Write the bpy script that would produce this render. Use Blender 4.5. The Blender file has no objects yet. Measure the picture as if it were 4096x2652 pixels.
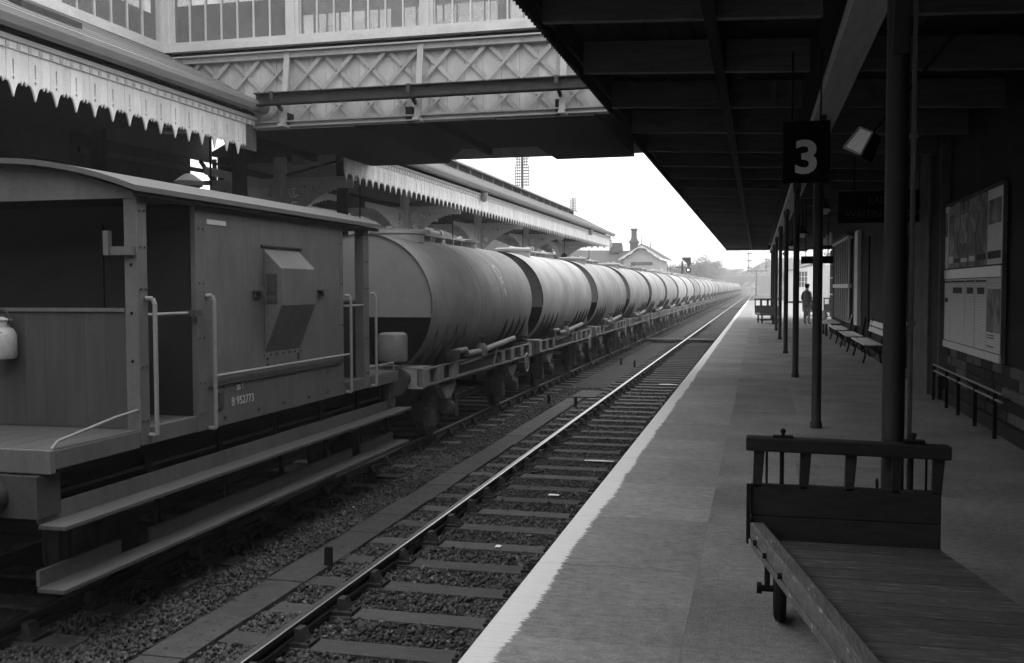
import bpy, bmesh, math, random
import numpy as np
from mathutils import Vector, Matrix
random.seed(7); rng = np.random.default_rng(11)
SC = bpy.context.scene
COL = SC.collection
PI = math.pi; rad = math.radians

# ------------------------------------------------------------------ camera, sky, sun, exposure
yaw, pit, rol = rad(14.15), rad(2.56), rad(-.16)
fw = Vector((-math.sin(yaw)*math.cos(pit), math.cos(yaw)*math.cos(pit), -math.sin(pit)))
rt = Vector((math.cos(yaw), math.sin(yaw), 0)); up = rt.cross(fw)
r2 = rt*math.cos(rol)+up*math.sin(rol); u2 = up*math.cos(rol)-rt*math.sin(rol)
cd = bpy.data.cameras.new('camera'); cam = bpy.data.objects.new('camera', cd); COL.objects.link(cam)
cam.matrix_world = Matrix(((r2.x, u2.x, -fw.x, 0), (r2.y, u2.y, -fw.y, 0), (r2.z, u2.z, -fw.z, 1.65), (0, 0, 0, 1)))
cd.sensor_width = 36; cd.lens = 36*3905/4096; cd.clip_start = .05; cd.clip_end = 5000
SC.camera = cam

W = bpy.data.worlds.new('World'); SC.world = W; W.use_nodes = True
wn, wl = W.node_tree.nodes, W.node_tree.links
sky = wn.new('ShaderNodeTexSky'); sky.sky_type = 'NISHITA'; sky.sun_disc = False
SUN_EL, SUN_AZ = rad(52), rad(12)
sky.sun_elevation = SUN_EL; sky.sun_rotation = SUN_AZ; sky.dust_density = 6; sky.air_density = 1.5; sky.ozone_density = 1
bw = wn.new('ShaderNodeRGBToBW'); wl.new(sky.outputs[0], bw.inputs[0])
mx = wn.new('ShaderNodeMix'); mx.data_type = 'FLOAT'; mx.inputs[0].default_value = .85; mx.inputs[3].default_value = 9.5
wl.new(bw.outputs[0], mx.inputs[2])            # flat overcast veil over the clear sky
bg = wn['Background']; bg.inputs[1].default_value = .14
wl.new(mx.outputs[0], bg.inputs[0])

sd = bpy.data.lights.new('sun', 'SUN'); sd.energy = .5; sd.angle = rad(40); sd.color = (1, 1, 1)
sun = bpy.data.objects.new('sun', sd); COL.objects.link(sun)
sdir = Vector((math.sin(SUN_AZ)*math.cos(SUN_EL), math.cos(SUN_AZ)*math.cos(SUN_EL), math.sin(SUN_EL)))
sun.rotation_euler = sdir.to_track_quat('Z', 'Y').to_euler(); sun.location = (0, 0, 40)

SC.view_settings.view_transform = 'Standard'; SC.view_settings.look = 'None'
SC.view_settings.gamma = 1; SC.view_settings.use_curve_mapping = False
SC.view_settings.exposure = 0.95
SC.render.engine = 'CYCLES'
SC.cycles.use_denoising = True; SC.cycles.use_adaptive_sampling = True; SC.cycles.adaptive_threshold = .018
SC.cycles.max_bounces = 5; SC.cycles.diffuse_bounces = 3; SC.cycles.glossy_bounces = 2
SC.cycles.transmission_bounces = 4; SC.cycles.transparent_max_bounces = 8; SC.cycles.volume_bounces = 0
SC.cycles.sample_clamp_indirect = 6

# ------------------------------------------------------------------ helpers
class MB:
    def __init__(s): s.v = []; s.f = []; s.m = []
    def add(s, vs, fs, mi=0):
        n = len(s.v); s.v += [tuple(p) for p in vs]; s.f += [tuple(i+n for i in f) for f in fs]; s.m += [mi]*len(fs); return s
    def box(s, x0, x1, y0, y1, z0, z1, mi=0):
        return s.add([(x0,y0,z0),(x1,y0,z0),(x1,y1,z0),(x0,y1,z0),(x0,y0,z1),(x1,y0,z1),(x1,y1,z1),(x0,y1,z1)],
              [(3,2,1,0),(4,5,6,7),(0,1,5,4),(1,2,6,5),(2,3,7,6),(3,0,4,7)], mi)
    def hexa(s, b, t, mi=0):   # bottom quad, top quad, same order ccw from above
        return s.add(list(b)+list(t), [(3,2,1,0),(4,5,6,7),(0,1,5,4),(1,2,6,5),(2,3,7,6),(3,0,4,7)], mi)
    def bar(s, p, q, w, h, upv=(0,0,1), mi=0):   # rectangular bar from p to q
        p, q = Vector(p), Vector(q); d = (q-p).normalized(); u = Vector(upv)
        r = d.cross(u)
        if r.length < 1e-5: r = d.cross(Vector((1,0,0)))
        r.normalize(); u = r.cross(d)
        a, b = r*w/2, u*h/2
        vs = [p-a-b, p+a-b, p+a+b, p-a+b, q-a-b, q+a-b, q+a+b, q-a+b]
        return s.add(vs, [(0,1,2,3),(7,6,5,4),(0,4,5,1),(1,5,6,2),(2,6,7,3),(3,7,4,0)], mi)
    def tube(s, p, q, r0, r1=None, n=10, caps=True, mi=0):
        r1 = r0 if r1 is None else r1
        p, q = Vector(p), Vector(q); d = (q-p).normalized()
        a = d.orthogonal().normalized(); b = d.cross(a)
        vs = []
        for c, r in ((p, r0), (q, r1)):
            for k in range(n):
                t = 2*PI*k/n; vs.append(c+a*(r*math.cos(t))+b*(r*math.sin(t)))
        fs = [(k, (k+1)%n, n+(k+1)%n, n+k) for k in range(n)]
        if caps: fs += [tuple(range(n-1, -1, -1)), tuple(range(n, 2*n))]
        return s.add(vs, fs, mi)
    def path(s, pts, r, n=8, mi=0):
        for a, b in zip(pts[:-1], pts[1:]): s.tube(a, b, r, r, n, True, mi)
        return s
    def lathe(s, prof, c=(0,0,0), n=16, axis='Z', mi=0):   # prof: (r, h)
        c = Vector(c); vs = []
        for r, h in prof:
            for k in range(n):
                t = 2*PI*k/n; x, y = r*math.cos(t), r*math.sin(t)
                vs.append(c+(Vector((x, y, h)) if axis == 'Z' else Vector((x, h, -y)) if axis == 'Y' else Vector((h, x, y))))
        fs = []
        for i in range(len(prof)-1):
            for k in range(n): fs.append((i*n+k, i*n+(k+1)%n, (i+1)*n+(k+1)%n, (i+1)*n+k))
        fs += [tuple(range(n-1, -1, -1)), tuple((len(prof)-1)*n+k for k in range(n))]
        return s.add(vs, fs, mi)
    def prism(s, poly, o, ax, ay, az, t, mi=0):   # polygon (u,v) in plane o+u*ax+v*ay, thickness t along az
        o, ax, ay, az = map(Vector, (o, ax, ay, az)); n = len(poly)
        vs = [o+ax*u+ay*v for u, v in poly]+[o+ax*u+ay*v+az*t for u, v in poly]
        fs = [tuple(range(n-1, -1, -1)), tuple(range(n, 2*n))]+[(k, (k+1)%n, n+(k+1)%n, n+k) for k in range(n)]
        return s.add(vs, fs, mi)
    def torus(s, c, R, r, axis='Z', n=24, m=6, mi=0):
        c = Vector(c); vs = []
        for i in range(n):
            t = 2*PI*i/n
            for j in range(m):
                u = 2*PI*j/m; a = (R+r*math.cos(u)); x, y, z = a*math.cos(t), a*math.sin(t), r*math.sin(u)
                vs.append(c+(Vector((x, y, z)) if axis == 'Z' else Vector((z, x, y)) if axis == 'X' else Vector((x, z, y))))
        fs = [(i*m+j, ((i+1)%n)*m+j, ((i+1)%n)*m+(j+1)%m, i*m+(j+1)%m) for i in range(n) for j in range(m)]
        return s.add(vs, fs, mi)
    def ball(s, c, r, n=10, m=6, sc=(1,1,1), mi=0):
        prof = [(max(r*math.sin(PI*i/m), 1e-4), -r*math.cos(PI*i/m)) for i in range(m+1)]
        k0 = len(s.v); s.lathe(prof, (0,0,0), n, 'Z', mi)
        for i in range(k0, len(s.v)): p = s.v[i]; s.v[i] = (p[0]*sc[0]+c[0], p[1]*sc[1]+c[1], p[2]*sc[2]+c[2])
        return s
    def mesh(s, name, mats, smooth=False, fix=True):
        me = bpy.data.meshes.new(name); me.from_pydata(s.v, [], s.f)
        for m in (mats if isinstance(mats, (list, tuple)) else [mats]): me.materials.append(m)
        if any(s.m): me.polygons.foreach_set('material_index', s.m)
        if fix:
            bm = bmesh.new(); bm.from_mesh(me); bmesh.ops.recalc_face_normals(bm, faces=bm.faces); bm.to_mesh(me); bm.free()
        if smooth:
            me.polygons.foreach_set('use_smooth', [True]*len(me.polygons))
            try: me.set_sharp_from_angle(angle=rad(40))
            except Exception: pass
        return me
    def build(s, name, mats, parent=None, smooth=False, bevel=0):
        return obj(name, s.mesh(name, mats, smooth), parent, bevel=bevel)

def obj(name, me, parent=None, loc=(0,0,0), rz=0, bevel=0):
    o = bpy.data.objects.new(name, me); COL.objects.link(o); o.location = loc; o.rotation_euler = (0, 0, rz)
    if parent: o.parent = parent
    if bevel:
        b = o.modifiers.new('bevel', 'BEVEL'); b.width = bevel; b.segments = 2; b.limit_method = 'ANGLE'; b.angle_limit = rad(40)
    return o
def tag(o, label, cat, group=None):
    o['label'] = label; o['category'] = cat
    if group: o['group'] = group
    return o
def thing(name, label, cat, loc=(0,0,0), group=None, rz=0):
    o = bpy.data.objects.new(name, None); COL.objects.link(o); o.location = loc; o.rotation_euler = (0,0,rz)
    o.empty_display_size = .2
    return tag(o, label, cat, group)
def struct(o): o['kind'] = 'structure'; return o
def stuff(o): o['kind'] = 'stuff'; return o
def copy_tree(o, parent=None):
    c = o.copy(); COL.objects.link(c); c.parent = parent
    for ch in list(o.children): copy_tree(ch, c)
    return c
ORD = ['first','second','third','fourth','fifth','sixth','seventh','eighth','ninth','tenth','eleventh','twelfth','thirteenth','fourteenth',
 'fifteenth','sixteenth','seventeenth','eighteenth','nineteenth','twentieth']
def ordinal(n):
    if n <= 20: return ORD[n-1]
    t = {2:'twenty', 3:'thirty', 4:'forty'}[n//10]
    return (t[:-1]+'ieth') if n % 10 == 0 else t+'-'+ORD[n%10-1]

def mat(name, v, var=.2, scale=6, rough=.8, metal=0, bump=0, bscale=40, stretch=(1,1,1), big=.0, bigs=.6, rand=0., world=False, spec=.3, fleck=0, fscale=30, flv=.5, grain=.12, gs=70):
    m = bpy.data.materials.new(name); m.use_nodes = True; n, l = m.node_tree.nodes, m.node_tree.links
    b = n['Principled BSDF']; b.inputs['Roughness'].default_value = rough; b.inputs['Metallic'].default_value = metal
    b.inputs['Specular IOR Level'].default_value = spec
    if world:
        g = n.new('ShaderNodeNewGeometry'); src = g.outputs['Position']
    else:
        tc = n.new('ShaderNodeTexCoord'); oi = n.new('ShaderNodeObjectInfo')
        off = n.new('ShaderNodeVectorMath'); off.operation = 'SCALE'; off.inputs[0].default_value = (37, 61, 17); l.new(oi.outputs['Random'], off.inputs['Scale'])
        ad = n.new('ShaderNodeVectorMath'); ad.operation = 'ADD'; l.new(tc.outputs['Object'], ad.inputs[0]); l.new(off.outputs[0], ad.inputs[1]); src = ad.outputs[0]
    mp = n.new('ShaderNodeMapping'); mp.inputs['Scale'].default_value = stretch; l.new(src, mp.inputs[0])
    no = n.new('ShaderNodeTexNoise'); no.inputs['Scale'].default_value = scale; no.inputs['Detail'].default_value = 6; no.inputs['Roughness'].default_value = .65; l.new(mp.outputs[0], no.inputs[0])
    mr = n.new('ShaderNodeMapRange'); mr.inputs[1].default_value = .25; mr.inputs[2].default_value = .75; mr.inputs[3].default_value = v*(1-var); mr.inputs[4].default_value = v*(1+var)
    l.new(no.outputs[0], mr.inputs[0]); out = mr.outputs[0]
    def mul(o, k0, k1, s, vec, detail=4):
        n2 = n.new('ShaderNodeTexNoise'); n2.inputs['Scale'].default_value = s; n2.inputs['Detail'].default_value = detail; l.new(vec, n2.inputs[0])
        r = n.new('ShaderNodeMapRange'); r.inputs[1].default_value = .3; r.inputs[2].default_value = .7; r.inputs[3].default_value = k0; r.inputs[4].default_value = k1; l.new(n2.outputs[0], r.inputs[0])
        x = n.new('ShaderNodeMath'); x.operation = 'MULTIPLY'; l.new(o, x.inputs[0]); l.new(r.outputs[0], x.inputs[1]); return x.outputs[0]
    if big: out = mul(out, 1-big, 1+big, bigs, src)
    if grain: out = mul(out, 1-grain, 1+grain, gs, src, 3)
    if fleck:
        n3 = n.new('ShaderNodeTexNoise'); n3.inputs['Scale'].default_value = fscale; n3.inputs['Detail'].default_value = 3; l.new(mp.outputs[0], n3.inputs[0])
        r3 = n.new('ShaderNodeMapRange'); r3.inputs[1].default_value = 1-fleck; r3.inputs[2].default_value = 1-fleck+.06; l.new(n3.outputs[0], r3.inputs[0])
        x3 = n.new('ShaderNodeMix'); x3.data_type = 'FLOAT'; l.new(r3.outputs[0], x3.inputs[0]); l.new(out, x3.inputs[2]); x3.inputs[3].default_value = flv; out = x3.outputs[0]
    if rand and not world:
        r = n.new('ShaderNodeMapRange'); r.inputs[3].default_value = 1-rand; r.inputs[4].default_value = 1+rand; l.new(oi.outputs['Random'], r.inputs[0])
        x = n.new('ShaderNodeMath'); x.operation = 'MULTIPLY'; l.new(out, x.inputs[0]); l.new(r.outputs[0], x.inputs[1]); out = x.outputs[0]
    l.new(out, b.inputs['Base Color'])
    if bump:
        n4 = n.new('ShaderNodeTexNoise'); n4.inputs['Scale'].default_value = bscale; n4.inputs['Detail'].default_value = 4; l.new(mp.outputs[0], n4.inputs[0])
        bp = n.new('ShaderNodeBump'); bp.inputs['Strength'].default_value = bump; bp.inputs['Distance'].default_value = .02; l.new(n4.outputs[0], bp.inputs['Height']); l.new(bp.outputs[0], b.inputs['Normal'])
    return m

MT = dict(
 ballast = mat('ballast_ground', .035, .5, 30, .95, bump=1, bscale=60, big=.35, bigs=1.2, world=True),
 stone = mat('ballast_stone', .075, .75, 26, .9, big=.3, bigs=.8, fleck=.36, fscale=17, flv=.26, world=True),
 sleeper = mat('sleeper_timber', .075, .5, 14, .85, bump=.5, bscale=30, stretch=(.35, 4, 4), rand=.25),
 rust = mat('rail_side', .03, .3, 20, .7, .3), steel = mat('rail_top', .42, .15, 10, .32, 1, stretch=(8, .2, 1)),
 shadedrail = mat('rail_top_shaded', .22, .2, 10, .4, 1, stretch=(8, .2, 1)),  # darker copy of the rail top, standing in for sky blocked by the train
 chair = mat('chair_iron', .03, .3, 20, .75),
 trough = mat('trough_lid', .066, .35, 9, .9, bump=.3, rand=.12, fleck=.385, fscale=18, flv=.015),
 asphalt = mat('platform_asphalt', grain=.26, gs=85, v=.235, var=.30, scale=14, rough=.9, bump=.35, bscale=80, big=.28, bigs=1.1, world=True, stretch=(1, 1.6, 1), fleck=.29, fscale=22, flv=.24),
 asphalt2 = mat('patch_asphalt', .20, .3, 14, .9, grain=.26, gs=85, bump=.35, bscale=80, big=.2, bigs=1.3, world=True),
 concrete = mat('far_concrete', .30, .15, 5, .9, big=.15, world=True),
 brickdark = mat('platform_wall', .05, .4, 6, .9, bump=.4, big=.3),
 darkwood = mat('canopy_timber', .016, .3, 7, .9, stretch=(.3, 3, 3), rand=.2), joist = mat('canopy_joist_lit', .13, .3, 7, .9, stretch=(.3, 3, 3), rand=.2), girder = mat('canopy_girder', .34, .2, 7, .7, stretch=(3, .3, 3)),  # joist is the canopy timber made paler for skylight on its faces
 roofsheet = mat('roof_boards', .20, .25, 6, .85, stretch=(3, .15, 3), big=.15, rand=.12),
 roofdark = mat('canopy_roof', .05, .25, 4, .9, big=.2),
 white = mat('cream_paint', .54, .10, 5, .6, big=.08, bigs=1.5, stretch=(1, 1, .4), rand=.05),
 valance = mat('valance_paint', .76, .12, 6, .6, big=.10, bigs=1.2, stretch=(3, 3, .5), rand=.07),
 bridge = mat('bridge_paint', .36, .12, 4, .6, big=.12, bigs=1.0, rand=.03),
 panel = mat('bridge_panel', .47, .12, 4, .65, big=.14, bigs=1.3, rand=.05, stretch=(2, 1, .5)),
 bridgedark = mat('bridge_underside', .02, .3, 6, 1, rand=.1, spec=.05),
 beam = mat('service_beam', .045, .3, 8, .7),
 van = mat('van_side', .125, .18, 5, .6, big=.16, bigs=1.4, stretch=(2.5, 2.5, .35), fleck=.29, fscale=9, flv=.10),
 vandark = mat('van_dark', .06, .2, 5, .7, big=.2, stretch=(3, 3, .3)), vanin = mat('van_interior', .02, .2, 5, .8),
 vanroof = mat('van_roof', .11, .12, 6, .7, stretch=(3, .3, 3)),
 board = mat('footboard', .085, .2, 6, .8, stretch=(4, .4, 4)),
 black = mat('black_iron', .015, .3, 10, .8, spec=.1),
 grimy = mat('underframe', .055, .35, 10, .8, big=.3),
 handrail = mat('handrail', .26, .1, 8, .5),
 tank = mat('tank_shell', .36, .14, 3.0, .9, big=.24, bigs=.9, stretch=(.45, 2.6, .45), rand=.22, spec=.15, fleck=.31, fscale=3.5, flv=.24),
 shadedend = mat('tank_end_shaded', .17, .10, 3, .6, big=.1, rand=.1),  # greyer than the shell, painting in the shade on the tank ends
 frame = mat('wagon_frame', .20, .25, 6, .7, big=.3, rand=.15),
 tankdark = mat('wagon_dark', .06, .3, 8, .8),
 spandrel = mat('spandrel_iron', .5, .12, 8, .6, rand=.05),
 iron = mat('column_iron', .028, .2, 10, .55),
 wallr = mat('station_wall', .026, .35, 4, .9, bump=.3, bscale=20, big=.35, bigs=1.5),  # dark base with broad random mottling
 wallpale = mat('station_pilaster', .11, .35, 5, .9, bump=.3, big=.3, bigs=1.6),
 wooddark = mat('barrow_end', .03, .4, 10, .8, stretch=(.6, 6, 3), rand=.2), wood = mat('barrow_wood', .10, .4, 10, .7, bump=.4, bscale=30, stretch=(.8, 5, 3), fleck=.405, fscale=11, flv=.20, rand=.2),
 woodrail = mat('barrow_rail', .14, .4, 9, .6, bump=.4, bscale=25, stretch=(6, .7, 4), fleck=.36, fscale=10, flv=.40),
 paleboard = mat('pale_boards', .55, .12, 6, .7, rand=.12),
 screenboard = mat('screen_boards', .33, .2, 6, .8, rand=.2), hut = mat('hut_boards', .70, .08, 6, .7, rand=.06),
 paper = mat('poster_paper', .85, .06, 10, .8, rand=.10), print_ = mat('poster_print', .30, .7, 5, .8, big=.5, bigs=4, rand=.35),
 ink = mat('poster_ink', .06, .2, 10, .8), bench = mat('bench_slat', .75, .15, 8, .7, rand=.1),
 letter = mat('sign_letter', .55, .05, 10, .6), sign = mat('sign_board', .008, .2, 10, 1, spec=.02), dimletter = mat('dim_letter', .10, .3, 30, .8),  # dimletter is a darker, more mottled grey than letter
 lampbody = mat('lamp_body', .42, .3, 9, .6, fleck=.33, fscale=9, flv=.08), lamp = mat('lamp_enamel', .8, .05, 10, .4), slate = mat('slate', .085, .2, 3, .8, rand=.1, stretch=(1, 1, 3)), brick = mat('brick', .08, .3, 8, .9),
 render_ = mat('house_boards', .36, .15, 5, .8), bark = mat('bark', .06, .3, 6, .9), leaf = mat('leaf', .06, .4, 3, .8, rand=.1),
 grass = mat('grass', .07, .4, .3, .95, world=True), hill = mat('hill_field', .09, .5, .02, .95, world=True), arch = mat('bridge_stone', .2, .3, 1, .9),
 coat = mat('coat_cloth', .15, .2, 20, .9), trouser = mat('trouser_cloth', .24, .2, 20, .9), skin = mat('skin', .4, .05, 10, .6),
 zinc = mat('gutter', .24, .2, 5, .6, stretch=(3, .3, 3)), pole = mat('pole_wood', .03, .3, 5, .9, stretch=(4, 4, .4)),
)
def glass_mat(tr_=.8, lo=.45, hi=.62):
    m = bpy.data.materials.new('window_glass'); m.use_nodes = True; n, l = m.node_tree.nodes, m.node_tree.links
    b = n['Principled BSDF']; b.inputs['Base Color'].default_value = (.30, .30, .30, 1); b.inputs['Roughness'].default_value = .12
    t = n.new('ShaderNodeBsdfTransparent'); t.inputs[0].default_value = (tr_, tr_, tr_, 1)
    tc = n.new('ShaderNodeTexCoord'); no = n.new('ShaderNodeTexNoise'); no.inputs['Scale'].default_value = 2.5; no.inputs['Detail'].default_value = 6; l.new(tc.outputs['Object'], no.inputs[0])
    r = n.new('ShaderNodeMapRange'); r.inputs[1].default_value = .3; r.inputs[2].default_value = .7; r.inputs[3].default_value = lo; r.inputs[4].default_value = hi; l.new(no.outputs[0], r.inputs[0])
    x = n.new('ShaderNodeMixShader'); l.new(r.outputs[0], x.inputs[0]); l.new(b.outputs[0], x.inputs[1]); l.new(t.outputs[0], x.inputs[2]); l.new(x.outputs[0], n['Material Output'].inputs[0])
    return m
MT['glass'] = glass_mat(); MT['clearglass'] = glass_mat(.9, .8, .95)

def coping_mat():   # pale concrete edge slab with a hand-brushed white line along the platform edge
    m = bpy.data.materials.new('coping_slab'); m.use_nodes = True; n, l = m.node_tree.nodes, m.node_tree.links
    b = n['Principled BSDF']; b.inputs['Roughness'].default_value = .85; b.inputs['Specular IOR Level'].default_value = .3
    g = n.new('ShaderNodeNewGeometry'); oi = n.new('ShaderNodeObjectInfo'); sx = n.new('ShaderNodeSeparateXYZ'); l.new(g.outputs['Position'], sx.inputs[0])
    def noise(scale, stretch, det=5):
        mp = n.new('ShaderNodeMapping'); mp.inputs['Scale'].default_value = stretch; l.new(g.outputs['Position'], mp.inputs[0])
        t = n.new('ShaderNodeTexNoise'); t.inputs['Scale'].default_value = scale; t.inputs['Detail'].default_value = det; t.inputs['Roughness'].default_value = .7; l.new(mp.outputs[0], t.inputs[0]); return t.outputs[0]
    def mr(i, a, b_, c, d):
        r = n.new('ShaderNodeMapRange'); r.inputs[1].default_value = a; r.inputs[2].default_value = b_; r.inputs[3].default_value = c; r.inputs[4].default_value = d; l.new(i, r.inputs[0]); return r.outputs[0]
    def ma(op, a, b_):
        x = n.new('ShaderNodeMath'); x.operation = op
        for k, q in enumerate((a, b_)):
            if isinstance(q, (int, float)): x.inputs[k].default_value = q
            else: l.new(q, x.inputs[k])
        return x.outputs[0]
    base = ma('MULTIPLY', mr(noise(12, (1, 1.7, 1), 9), .32, .68, .19, .345), mr(oi.outputs['Random'], 0, 1, .86, 1.12))
    base = ma('MULTIPLY', base, mr(noise(75, (1, 1.3, 1), 3), .3, .7, .74, 1.26))
    base = ma('MULTIPLY', base, mr(noise(3.2, (1, 2.5, 1), 6), .60, .74, 1, .72))
    base = ma('MULTIPLY', base, mr(noise(1.3, (1, 1, 1)), .3, .7, .82, 1.15))
    edge = ma('ADD', sx.outputs[0], mr(noise(15, (.08, 4.2, 1), 2), .3, .7, -.022, .022))
    edge = ma('ADD', edge, mr(noise(1.1, (.2, 1, 1), 3), .3, .7, -.02, .02))
    paint = mr(edge, -1.112, -1.122, 0, 1)
    worn = mr(noise(16, (.2, 3.5, 1), 4), .5, .72, 1, .72)
    spl = ma('MULTIPLY', mr(noise(24, (1, 1.6, 1), 3), .665, .69, 0, .8), mr(ma('ADD', sx.outputs[0], mr(noise(1.7, (.3, 1, 1), 2), .45, .75, .3, -.35)), -.95, -1.1, 0, 1))
    fac = ma('MAXIMUM', ma('MULTIPLY', paint, worn), spl)
    x = n.new('ShaderNodeMix'); x.data_type = 'FLOAT'; l.new(fac, x.inputs[0]); l.new(base, x.inputs[2]); x.inputs[3].default_value = .84
    l.new(x.outputs[0], b.inputs['Base Color'])
    bp = n.new('ShaderNodeBump'); bp.inputs['Strength'].default_value = .3; bp.inputs['Distance'].default_value = .01; l.new(noise(70, (1, 1, 1)), bp.inputs['Height']); l.new(bp.outputs[0], b.inputs['Normal'])
    return m
MT['coping'] = coping_mat()
def timetable_mat():
    m = bpy.data.materials.new('timetable_print'); m.use_nodes = True; n, l = m.node_tree.nodes, m.node_tree.links; b = n['Principled BSDF']; b.inputs['Roughness'].default_value = .9; b.inputs['Specular IOR Level'].default_value = .1
    tc = n.new('ShaderNodeTexCoord'); mp = n.new('ShaderNodeMapping'); mp.inputs['Rotation'].default_value = (0, rad(90), 0); l.new(tc.outputs['Object'], mp.inputs[0])
    no = n.new('ShaderNodeTexNoise'); no.inputs['Scale'].default_value = 30; no.inputs['Detail'].default_value = 2; mq = n.new('ShaderNodeMapping'); mq.inputs['Scale'].default_value = (1, .5, 3); l.new(tc.outputs['Object'], mq.inputs[0]); l.new(mq.outputs[0], no.inputs[0])
    sz = n.new('ShaderNodeSeparateXYZ'); l.new(tc.outputs['Object'], sz.inputs[0]); si = n.new('ShaderNodeMath'); si.operation = 'SINE'; mu = n.new('ShaderNodeMath'); mu.operation = 'MULTIPLY'; mu.inputs[1].default_value = 2*PI/.033; l.new(sz.outputs[2], mu.inputs[0]); l.new(mu.outputs[0], si.inputs[0])
    su = n.new('ShaderNodeMath'); su.operation = 'MULTIPLY'; l.new(si.outputs[0], su.inputs[0]); l.new(no.outputs[0], su.inputs[1])
    r = n.new('ShaderNodeMapRange'); r.inputs[1].default_value = -.1; r.inputs[2].default_value = .35; r.inputs[3].default_value = .84; r.inputs[4].default_value = .70; l.new(su.outputs[0], r.inputs[0]); l.new(r.outputs[0], b.inputs['Base Color']); return m
MT['timetable'] = timetable_mat()

def text(s, size, loc, rot, m, parent=None, ext=.004, align='CENTER', name='lettering', offset=0):
    c = bpy.data.curves.new(name, 'FONT'); c.body = s; c.size = size; c.extrude = ext; c.align_x = align; c.align_y = 'CENTER'; c.resolution_u = 4; c.offset = offset
    c.materials.append(m); o = bpy.data.objects.new(name, c); COL.objects.link(o)
    dg = bpy.context.evaluated_depsgraph_get(); me = bpy.data.meshes.new_from_object(o.evaluated_get(dg)); bpy.data.objects.remove(o)
    o = bpy.data.objects.new(name, me); COL.objects.link(o); o.location = loc; o.rotation_euler = rot
    if parent: o.parent = parent
    return o
ZR = -.9            # rail top; platform surface is z = 0
T1, T2 = -2.685, -6.30   # track centre lines

# ================================================================== SETTING
struct(MB().add([(-14, -60, -1.085), (14, -60, -1.085), (14, 420, -1.085), (-14, 420, -1.085)], [(0,1,2,3)]).build('ballast_bed', MT['ballast']))
def terrain():
    nx, ny = 60, 60; xs = np.linspace(-700, 700, nx); ys = np.concatenate([np.linspace(-200, 160, 12), np.linspace(180, 2600, ny-12)])
    v = []
    for y in ys:
        for x in xs:
            d = max(0, abs(x+2)-22); h = -1.1
            if y > 150:
                k = min(1, (y-150)/350)
                h += k*(min(d*.11, 9)+ (3 if x < 0 else 1.5)*math.sin(x*.011+y*.004)*min(1, d/60)) + max(0, min(1, (y-700)/900))*26*(0.6+.4*math.sin(x*.006+1))
            v.append((x, y, h-.02))
    f = [(j*nx+i, j*nx+i+1, (j+1)*nx+i+1, (j+1)*nx+i) for j in range(len(ys)-1) for i in range(nx-1)]
    return MB().add(v, f).build('terrain', MT['hill'], smooth=True)
struct(terrain())

# ballast stones (uncountable)
def stones():
    N = 90000
    y = 5.2+(rng.random(N)**1.7)*21
    x = np.where(rng.random(N) < .55, -5.6+rng.random(N)*2.2, -3.55+rng.random(N)*2.3)
    z = np.full(N, -1.072)+rng.normal(0, .012, N)
    # hollows on the sleepers, the rails and the trough lids
    pit_ = .76; ph = (y-4.3) % pit_
    on1 = (ph < .24) & (x > -3.95)
    on2 = (ph > .38) & (ph < .62) & (x < -4.95)
    keep = ~((on1 | on2) & (rng.random(N) < .93)) & ~((x > -4.47) & (x < -3.99) & (y < 23.2) & (rng.random(N) < .96)) & (np.abs(x+3.435) > .06) & (np.abs(x+5.55) > .06)
    x, y, z = x[keep], y[keep], z[keep]; n = len(x)
    base = np.array([(1,0,0),(-1,0,0),(0,1,0),(0,-1,0),(0,0,1),(0,0,-1)], float)
    tri = np.array([(0,2,4),(2,1,4),(1,3,4),(3,0,4),(2,0,5),(1,2,5),(3,1,5),(0,3,5)])
    sz = .010+.022*rng.random(n)**2.2
    V = base[None]*(1+rng.uniform(-.45, .45, (n, 6, 1)))*sz[:, None, None]*rng.uniform(.7, 1.3, (n, 1, 3))+rng.normal(0, .15, (n, 6, 3))*sz[:, None, None]
    a = rng.uniform(0, 6.28, n); b = rng.uniform(-.8, .8, n)
    X = V[..., 0]*np.cos(a)[:, None]-V[..., 1]*np.sin(a)[:, None]; Y = V[..., 0]*np.sin(a)[:, None]+V[..., 1]*np.cos(a)[:, None]; Z = V[..., 2]
    Y, Z = Y*np.cos(b)[:, None]-Z*np.sin(b)[:, None], Y*np.sin(b)[:, None]+Z*np.cos(b)[:, None]
    P = np.stack([X+x[:, None], Y+y[:, None], Z+z[:, None]], -1).reshape(-1, 3)
    F = (tri[None]+(np.arange(n)*6)[:, None, None]).reshape(-1, 3)
    me = bpy.data.meshes.new('ballast_stones'); me.vertices.add(len(P)); me.vertices.foreach_set('co', P.ravel())
    me.loops.add(F.size); me.loops.foreach_set('vertex_index', F.ravel().astype(np.int32)); me.polygons.add(len(F))
    me.polygons.foreach_set('loop_start', np.arange(0, F.size, 3, dtype=np.int32)); me.polygons.foreach_set('loop_total', np.full(len(F), 3, np.int32))
    me.update(); me.validate(); me.materials.append(MT['stone'])
    o = obj('ballast_stones', me); o['label'] = 'grey broken ballast stones lying between the sleepers of the near track'; o['category'] = 'ballast'; return stuff(o)
stones()

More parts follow.
